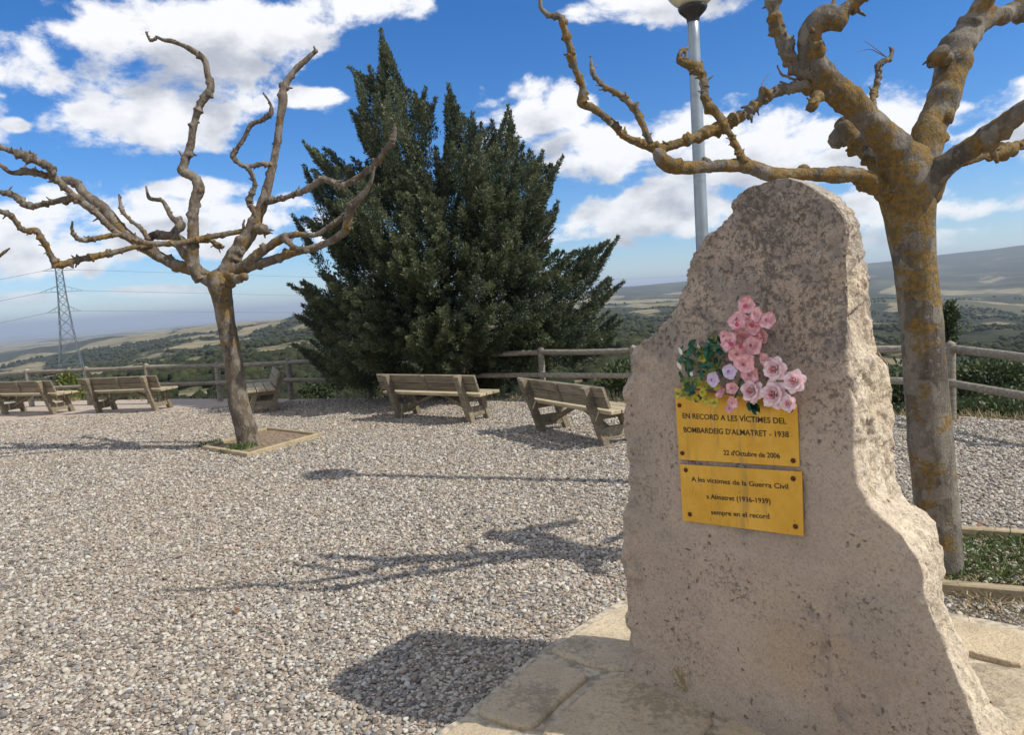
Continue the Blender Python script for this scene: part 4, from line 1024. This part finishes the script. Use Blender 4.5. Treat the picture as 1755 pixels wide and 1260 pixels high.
# ------------------------------------------------------------------ planters
M_SOIL = m_flat('planter_soil', (.20, .145, .095), .95, 0, .5, 30)
M_EDGE2 = M_EDGE
def planter(label, C, hgt, soil=True, wd=.06):
    P = [gp(x, y, hgt) for x, y in C]; root = thing('tree_planter', label, 'planter', Vector((P[0].x, P[0].y, 0)))
    for k in range(4):
        a, b_ = P[k].copy(), P[(k + 1) % 4].copy(); a.z = b_.z = (hgt - .04) / 2; d = (b_ - a).normalized()
        if k % 2: a = a + d * (wd / 2 + .001); b_ = b_ - d * (wd / 2 + .001)
        else: a = a - d * wd / 2; b_ = b_ + d * wd / 2
        bm = bmesh.new(); bar(bm, a, b_, hgt + .04, wd, (d.y, -d.x, 0), .008)
        rel(from_bm('border_board', bm, M_EDGE), root)
    bm = bmesh.new(); c = sum(P, Vector()) / 4
    vs = []; 
    n_ = 14; g = [[None] * (n_ + 1) for _ in range(n_ + 1)]
    for a in range(n_ + 1):
        for b2 in range(n_ + 1):
            s, t = a / n_, b2 / n_
            p_ = (P[0] * (1 - s) * (1 - t) + P[1] * s * (1 - t) + P[2] * s * t + P[3] * (1 - s) * t); p_ = c.lerp(p_, .97)
            p_.z = .022 + mnoise.noise(p_ * 6) * .012; g[a][b2] = bm.verts.new(p_)
    for a in range(n_):
        for b2 in range(n_): bm.faces.new((g[a][b2], g[a + 1][b2], g[a + 1][b2 + 1], g[a][b2 + 1]))
    bm.normal_update()
    if bm.faces[:][0].normal.z < 0: bmesh.ops.reverse_faces(bm, faces=bm.faces[:])
    rel(from_bm('soil', bm, M_SOIL, None, True), root)
    return [tuple(p_[:2]) for p_ in P]
PL1 = planter('low square timber planter around the leaning plane tree', [(352,764),(425,776),(546,742),(458,732)], .055)
PL2 = planter('timber-edged square bed with weeds around the lichen-covered tree', [(1470,984),(1800,1012),(1790,912),(1500,893)], .07)
# weeds
def weeds(label, centre, n_, spread, h, mt=M_WEED):
    pts = [(centre.x + rng.normal(0, spread), centre.y + rng.normal(0, spread), .02) for _ in range(n_)]
    root = tufts('weeds', '', pts, h, mt, 12, .008, lean=.9); setp(root, label, 'weeds')
weeds('bright green weeds at the foot of the leaning plane tree', gp(415,772), 16, .06, .13)
weeds('darker weed clump in the back corner of the small planter', gp(372,762), 8, .07, .08, M_SHRUB)
pts = [tuple(gp(rng.uniform(1640, 1780), rng.uniform(925, 1000), .02)) for _ in range(260)]
o = tufts('weed_cover', '', pts, .075, M_WEED, 7, .006, lean=1.1); setp(o, 'patchy green weeds growing in the bed of the lichen-covered tree', None, None, 'stuff')
pts = [tuple(gp(rng.uniform(1650, 1780), rng.uniform(925, 1060), .02)) for _ in range(90)]
o = tufts('dry_stalks', '', pts, .08, M_DRY, 6, .004, lean=1.2); setp(o, 'dry brown stalks and litter in the bed beside the flagstones', None, None, 'stuff')

Vl = []
for k in range(150):
    c = gp(rng.uniform(330, 600), rng.uniform(735, 800), .0) if k < 40 else gp(rng.uniform(1500, 1790), rng.uniform(900, 1070), .0) if k < 90 else gp(rng.uniform(0, 1060), rng.uniform(760, 1150), .0)
    c = np.array([c.x, c.y, .022 + rng.uniform(0, .006)]); a = rng.uniform(0, 6.28); l = rng.uniform(.012, .03)
    ex = np.array([math.cos(a), math.sin(a), rng.uniform(-.2, .4)]) * l; ey = np.array([-math.sin(a), math.cos(a), rng.uniform(-.3, .3)]) * l * .5
    Vl += [c - ex, c + ey + [0, 0, l * .2], c + ex, c - ey]
M_FALL = m_leaf((.16, .075, .03), (.33, .19, .08), 'fallen_leaf', 3, (.30, .18, .08))
setp(link('fallen_leaves', meshdata('fallen_leaves', Vl, np.arange(len(Vl)).reshape(-1, 4), False, {'tint': np.repeat(rng.random(len(Vl) // 4), 4)}), M_FALL), 'small dry brown leaves scattered on the gravel', None, None, 'stuff')

# ------------------------------------------------------------------ lamp
LP = at(1203, 400, 6.0); lb = Vector((LP.x, LP.y, 0))
M_POLE = m_flat('grey_painted_steel', (.30, .35, .38), .42, .5, .12, 8); M_BLK = m_flat('black_collar', (.02, .02, .022), .4)
m_, n, b = mat('opal_globe'); n.put(b.inputs['Base Color'], n.mix(n.ss(n.noise(pos(n), 8, 4), .4, .7), (.62, .60, .44), (.50, .49, .38))); b.inputs['Roughness'].default_value = .25; M_GLOBE = m_
lamp = thing('street_lamp', 'grey lamp post with cream globe rising behind the monolith', 'street lamp', lb)
gc = at(1188, -24, 6.0); topz = at(1190, 26, 6.0).z
rel(link('pole', tube_mesh('pole', [lb, lb + Vector((0, 0, 1)), Vector((lb.x, lb.y, topz))], [.058, .055, .045], 24, 0, 0, 1, True, .2), M_POLE), lamp)
def lathe(name, prof, loc, mt, seg=40):
    V = []; F = []
    for (r_, z) in prof:
        for k in range(seg): a = k * 2 * math.pi / seg; V.append((loc.x + r_ * math.cos(a), loc.y + r_ * math.sin(a), loc.z + z))
    for a in range(len(prof) - 1):
        for k in range(seg): F.append((a * seg + k, a * seg + (k + 1) % seg, (a + 1) * seg + (k + 1) % seg, (a + 1) * seg + k))
    return link(name, meshdata(name, V, F, True), mt)
tl = Vector((lb.x, lb.y, topz))
rel(lathe('collar', [(.048, -.05), (.052, -.02), (.07, 0), (.105, .035), (.115, .06), (.10, .07), (.0, .07)], tl, M_BLK), lamp)
rg2 = .218
rel(lathe('globe', [(.001 + rg2 * math.sin(a), .05 + rg2 - rg2 * math.cos(a)) for a in np.linspace(.42, math.pi, 26)], tl, M_GLOBE), lamp)
rel(lathe('base_flange', [(.0, .03), (.12, .03), (.13, .02), (.13, -.01)], lb, M_POLE), lamp)

# ------------------------------------------------------------------ pylon and lines
YP = 240.0
pc = at(129, 648, YP); ptop = at(96, 458, YP); pc = Vector((ptop.x * .5 + pc.x * .5, YP, pc.z)); H = ptop.z - pc.z
M_STEEL = m_flat('galvanised_steel', (.20, .23, .25), .5, .4, .15, .2); M_WIRE = m_flat('cable_grey', (.16, .17, .18), .6, .3)
py_ = thing('lattice_pylon', 'grey lattice power pylon standing down the slope beyond the fence', 'pylon', pc)
def wid(t): return np.interp(t, [0, .42, .75, 1.0], [3.6, 1.9, 1.15, .9])
def strut(bm, a, b_, w_=.09): bar(bm, a, b_, w_, w_, (0.01, 1, 0.02), 0)
a_ = R(25); ca, sa = math.cos(a_), math.sin(a_)
def pp(sx, sy, t): x, y = sx * wid(t), sy * wid(t); return Vector((pc.x + x * ca - y * sa, pc.y + x * sa + y * ca, pc.z + H * t))
lv = [0, .13, .25, .36, .46, .55, .63, .70, .77, .83, .89, .95, 1.0]
for sx, sy in ((1, 1), (-1, 1), (-1, -1), (1, -1)):
    bm = bmesh.new()
    for t0, t1 in ((0, .42), (.42, .75), (.75, 1)): strut(bm, pp(sx, sy, t0), pp(sx, sy, t1), .16)
    rel(from_bm('leg', bm, M_STEEL), py_)
bm = bmesh.new()
cor = [(1, 1), (-1, 1), (-1, -1), (1, -1)]
for t0, t1 in zip(lv, lv[1:]):
    for k in range(4):
        a, b_ = cor[k], cor[(k + 1) % 4]
        strut(bm, pp(*a, t0), pp(*b_, t1)); strut(bm, pp(*b_, t0), pp(*a, t1)); strut(bm, pp(*a, t1), pp(*b_, t1))
o = rel(from_bm('bracing', bm, M_STEEL), py_); o['kind'] = 'stuff'
arms = []
for t, L in ((.97, 4.6), (.78, 6.2), (.60, 4.8)):
    for s in (-1, 1):
        c = Vector((pc.x, pc.y, pc.z + H * t)); tip = c + Vector((s * L * ca, s * L * sa, 0)); bm = bmesh.new()
        for q in (-1, 1):
            strut(bm, pp(s, q, t), tip, .11); strut(bm, pp(s, q, min(1, t + .05)), tip, .09)
        for f in (.35, .65):
            strut(bm, pp(s, 1, t).lerp(tip, f), pp(s, 1, min(1, t + .05)).lerp(tip, f), .07)
        rel(from_bm('cross_arm', bm, M_STEEL), py_); arms.append((s, t, tip))
def cable(pts, rad, label):
    o = link('power_line', tube_mesh('power_line', pts, [rad] * len(pts), 5, 0, 0, 1, False, max(3, (Vector(pts[0]) - Vector(pts[-1])).length / 60)), M_WIRE)
    setp(o, label, 'cable', 'power lines strung from the pylon')
names = {.97: 'top', .78: 'middle', .60: 'lowest'}
for s, t, tip in arms:
    if s > 0:
        e = Vector((tip.x + 420, tip.y + 330, tip.z - 9 - (0 if t > .9 else 4))); m1 = tip.lerp(e, .5); m1.z -= 9
        cable([tip, tip.lerp(e, .25) - Vector((0, 0, 6.5)), m1, tip.lerp(e, .75) - Vector((0, 0, 6.5)), e], .045, f'thin cable running from the {names[t]} arm of the pylon towards the cypress')
    else:
        e = Vector((tip.x - 190, tip.y - 60, tip.z - 22)); m1 = tip.lerp(e, .5); m1.z -= 5
        cable([tip, m1, e], .05, f'thin cable leaving the {names[t]} arm of the pylon away from the cypress')
a, b_ = at(1480, 547, 330), at(1900, 548, 300)
cable([a, (Vector(a) + Vector(b_)) / 2 - Vector((0, 0, .5)), b_], .05, 'pale cable crossing the valley behind the lichen-covered tree trunk')

# ------------------------------------------------------------------ gravel stones near the viewpoint
def scatter():
    pts = []
    n_ = 560000
    X = rng.uniform(-11, 11, n_ * 2); Y = rng.uniform(1.9, 13.5, n_ * 2)
    k = (X > -.80 * Y - .5) & (X < .80 * Y + .5); X, Y = X[k], Y[k]
    keep = rng.random(len(X)) < np.interp(Y, [2, 6, 10, 13.5], [1, .85, .5, .12]); X, Y = X[keep], Y[keep]
    bad = inpoly(X, Y, PAVEW) | inpoly(X, Y, PL1) | inpoly(X, Y, PL2)
    X, Y = X[~bad], Y[~bad]
    k = np.hypot(X, Y) < R_edge(np.arctan2(X, Y)) - .05; X, Y = X[k], Y[k]
    s = np.clip(rng.lognormal(math.log(.0080), .36, len(X)), .004, .019) * np.interp(Y, [2, 10], [1, 1.15])
    print('pebbles', len(X))
    return np.stack([X, Y, s * rng.uniform(.1, .55, len(X))], 1), s
PT, PS = scatter()
k = rng.random(160) < 1
bx = [gp(rng.uniform(1640, 1790), rng.uniform(925, 1000), .03) for _ in range(300)]
PT = np.concatenate([PT, np.array([list(p_) for p_ in bx])]); PS = np.r_[PS, rng.uniform(.006, .02, 300)]
me = bpy.data.meshes.new('gravel'); me.vertices.add(len(PT)); me.vertices.foreach_set('co', PT.astype(np.float32).ravel())
a = me.attributes.new('size', 'FLOAT', 'POINT'); a.data.foreach_set('value', PS.astype(np.float32)); me.update()
go_ = setp(link('gravel', me), 'loose pebbles of the gravel terrace in the nearer part', None, None, 'stuff')
g = bpy.data.node_groups.new('scatter_pebbles', 'GeometryNodeTree')
g.interface.new_socket('Geometry', in_out='INPUT', socket_type='NodeSocketGeometry'); g.interface.new_socket('Geometry', in_out='OUTPUT', socket_type='NodeSocketGeometry')
nd = g.nodes; lk = g.links
gi = nd.new('NodeGroupInput'); gout = nd.new('NodeGroupOutput'); iop = nd.new('GeometryNodeInstanceOnPoints')
jn = nd.new('GeometryNodeGeometryToInstance')
for q in range(3):
    ico = nd.new('GeometryNodeMeshIcoSphere'); ico.inputs['Radius'].default_value = 1; ico.inputs['Subdivisions'].default_value = 2
    sp_ = nd.new('GeometryNodeSetPosition'); nz_ = nd.new('ShaderNodeTexNoise'); nz_.noise_dimensions = '4D'; nz_.inputs['Scale'].default_value = .9; nz_.inputs['W'].default_value = q * 3.7; nz_.inputs['Detail'].default_value = 1
    vm = nd.new('ShaderNodeVectorMath'); vm.operation = 'MULTIPLY_ADD'; vm.inputs[1].default_value = (1.5, 1.5, 1.5); vm.inputs[2].default_value = (-.75, -.75, -.75)
    lk.new(nz_.outputs['Color'], vm.inputs[0]); lk.new(vm.outputs[0], sp_.inputs['Offset']); lk.new(ico.outputs[0], sp_.inputs['Geometry'])
    smn = nd.new('GeometryNodeSetShadeSmooth'); lk.new(sp_.outputs[0], smn.inputs[0])
    mt_ = nd.new('GeometryNodeSetMaterial'); mt_.inputs['Material'].default_value = M_PEB; lk.new(smn.outputs[0], mt_.inputs[0]); lk.new(mt_.outputs[0], jn.inputs[0])
lk.new(jn.outputs[0], iop.inputs['Instance']); iop.inputs['Pick Instance'].default_value = True
rv = nd.new('FunctionNodeRandomValue'); rv.data_type = 'INT'; rv.inputs[4].default_value = 0; rv.inputs[5].default_value = 2; lk.new(rv.outputs[2], iop.inputs['Instance Index'])
rr1 = nd.new('FunctionNodeRandomValue'); rr1.data_type = 'FLOAT_VECTOR'; rr1.inputs[0].default_value = (-.5, -.5, 0); rr1.inputs[1].default_value = (.5, .5, 6.28); lk.new(rr1.outputs[0], iop.inputs['Rotation'])
na_ = nd.new('GeometryNodeInputNamedAttribute'); na_.data_type = 'FLOAT'; na_.inputs[0].default_value = 'size'
rs1 = nd.new('FunctionNodeRandomValue'); rs1.data_type = 'FLOAT_VECTOR'; rs1.inputs[0].default_value = (.8, .6, .4); rs1.inputs[1].default_value = (1.35, 1.0, .75); rs1.inputs['Seed'].default_value = 4
vs_ = nd.new('ShaderNodeVectorMath'); vs_.operation = 'SCALE'; lk.new(rs1.outputs[0], vs_.inputs[0]); lk.new(na_.outputs[0], vs_.inputs['Scale'])
lk.new(vs_.outputs[0], iop.inputs['Scale']); lk.new(gi.outputs[0], iop.inputs['Points']); lk.new(iop.outputs[0], gout.inputs[0])
md = go_.modifiers.new('pebbles', 'NODES'); md.node_group = g
me.materials.append(M_PEB)

# ------------------------------------------------------------------ haze
bm = bmesh.new(); bmesh.ops.create_cube(bm, size=1)
zlo, zhi = float(Z.min()) - 5, float(max(Z.max(), 8)) + 15
for v in bm.verts: v.co = Vector((v.co.x * 130000, v.co.y * 130000, zlo if v.co.z < 0 else zhi))
m_ = bpy.data.materials.new('haze'); m_.use_nodes = True; m_.node_tree.nodes.clear(); n = NT(m_.node_tree)
pvn = n.node('ShaderNodeVolumePrincipled'); on = n.node('ShaderNodeOutputMaterial'); n.l.new(pvn.outputs[0], on.inputs['Volume'])
pvn.inputs['Color'].default_value = (.72, .84, 1, 1); pvn.inputs['Density'].default_value = 8e-5; pvn.inputs['Anisotropy'].default_value = .2
hz = from_bm('haze', bm, m_); setp(hz, 'thin bluish haze over the valley', None, None, 'stuff')
SC.cycles.volume_bounces = 0; SC.cycles.max_bounces = 6; SC.cycles.transparent_max_bounces = 8
SC.cycles.use_denoising = True
print('terrain z', zlo, zhi)
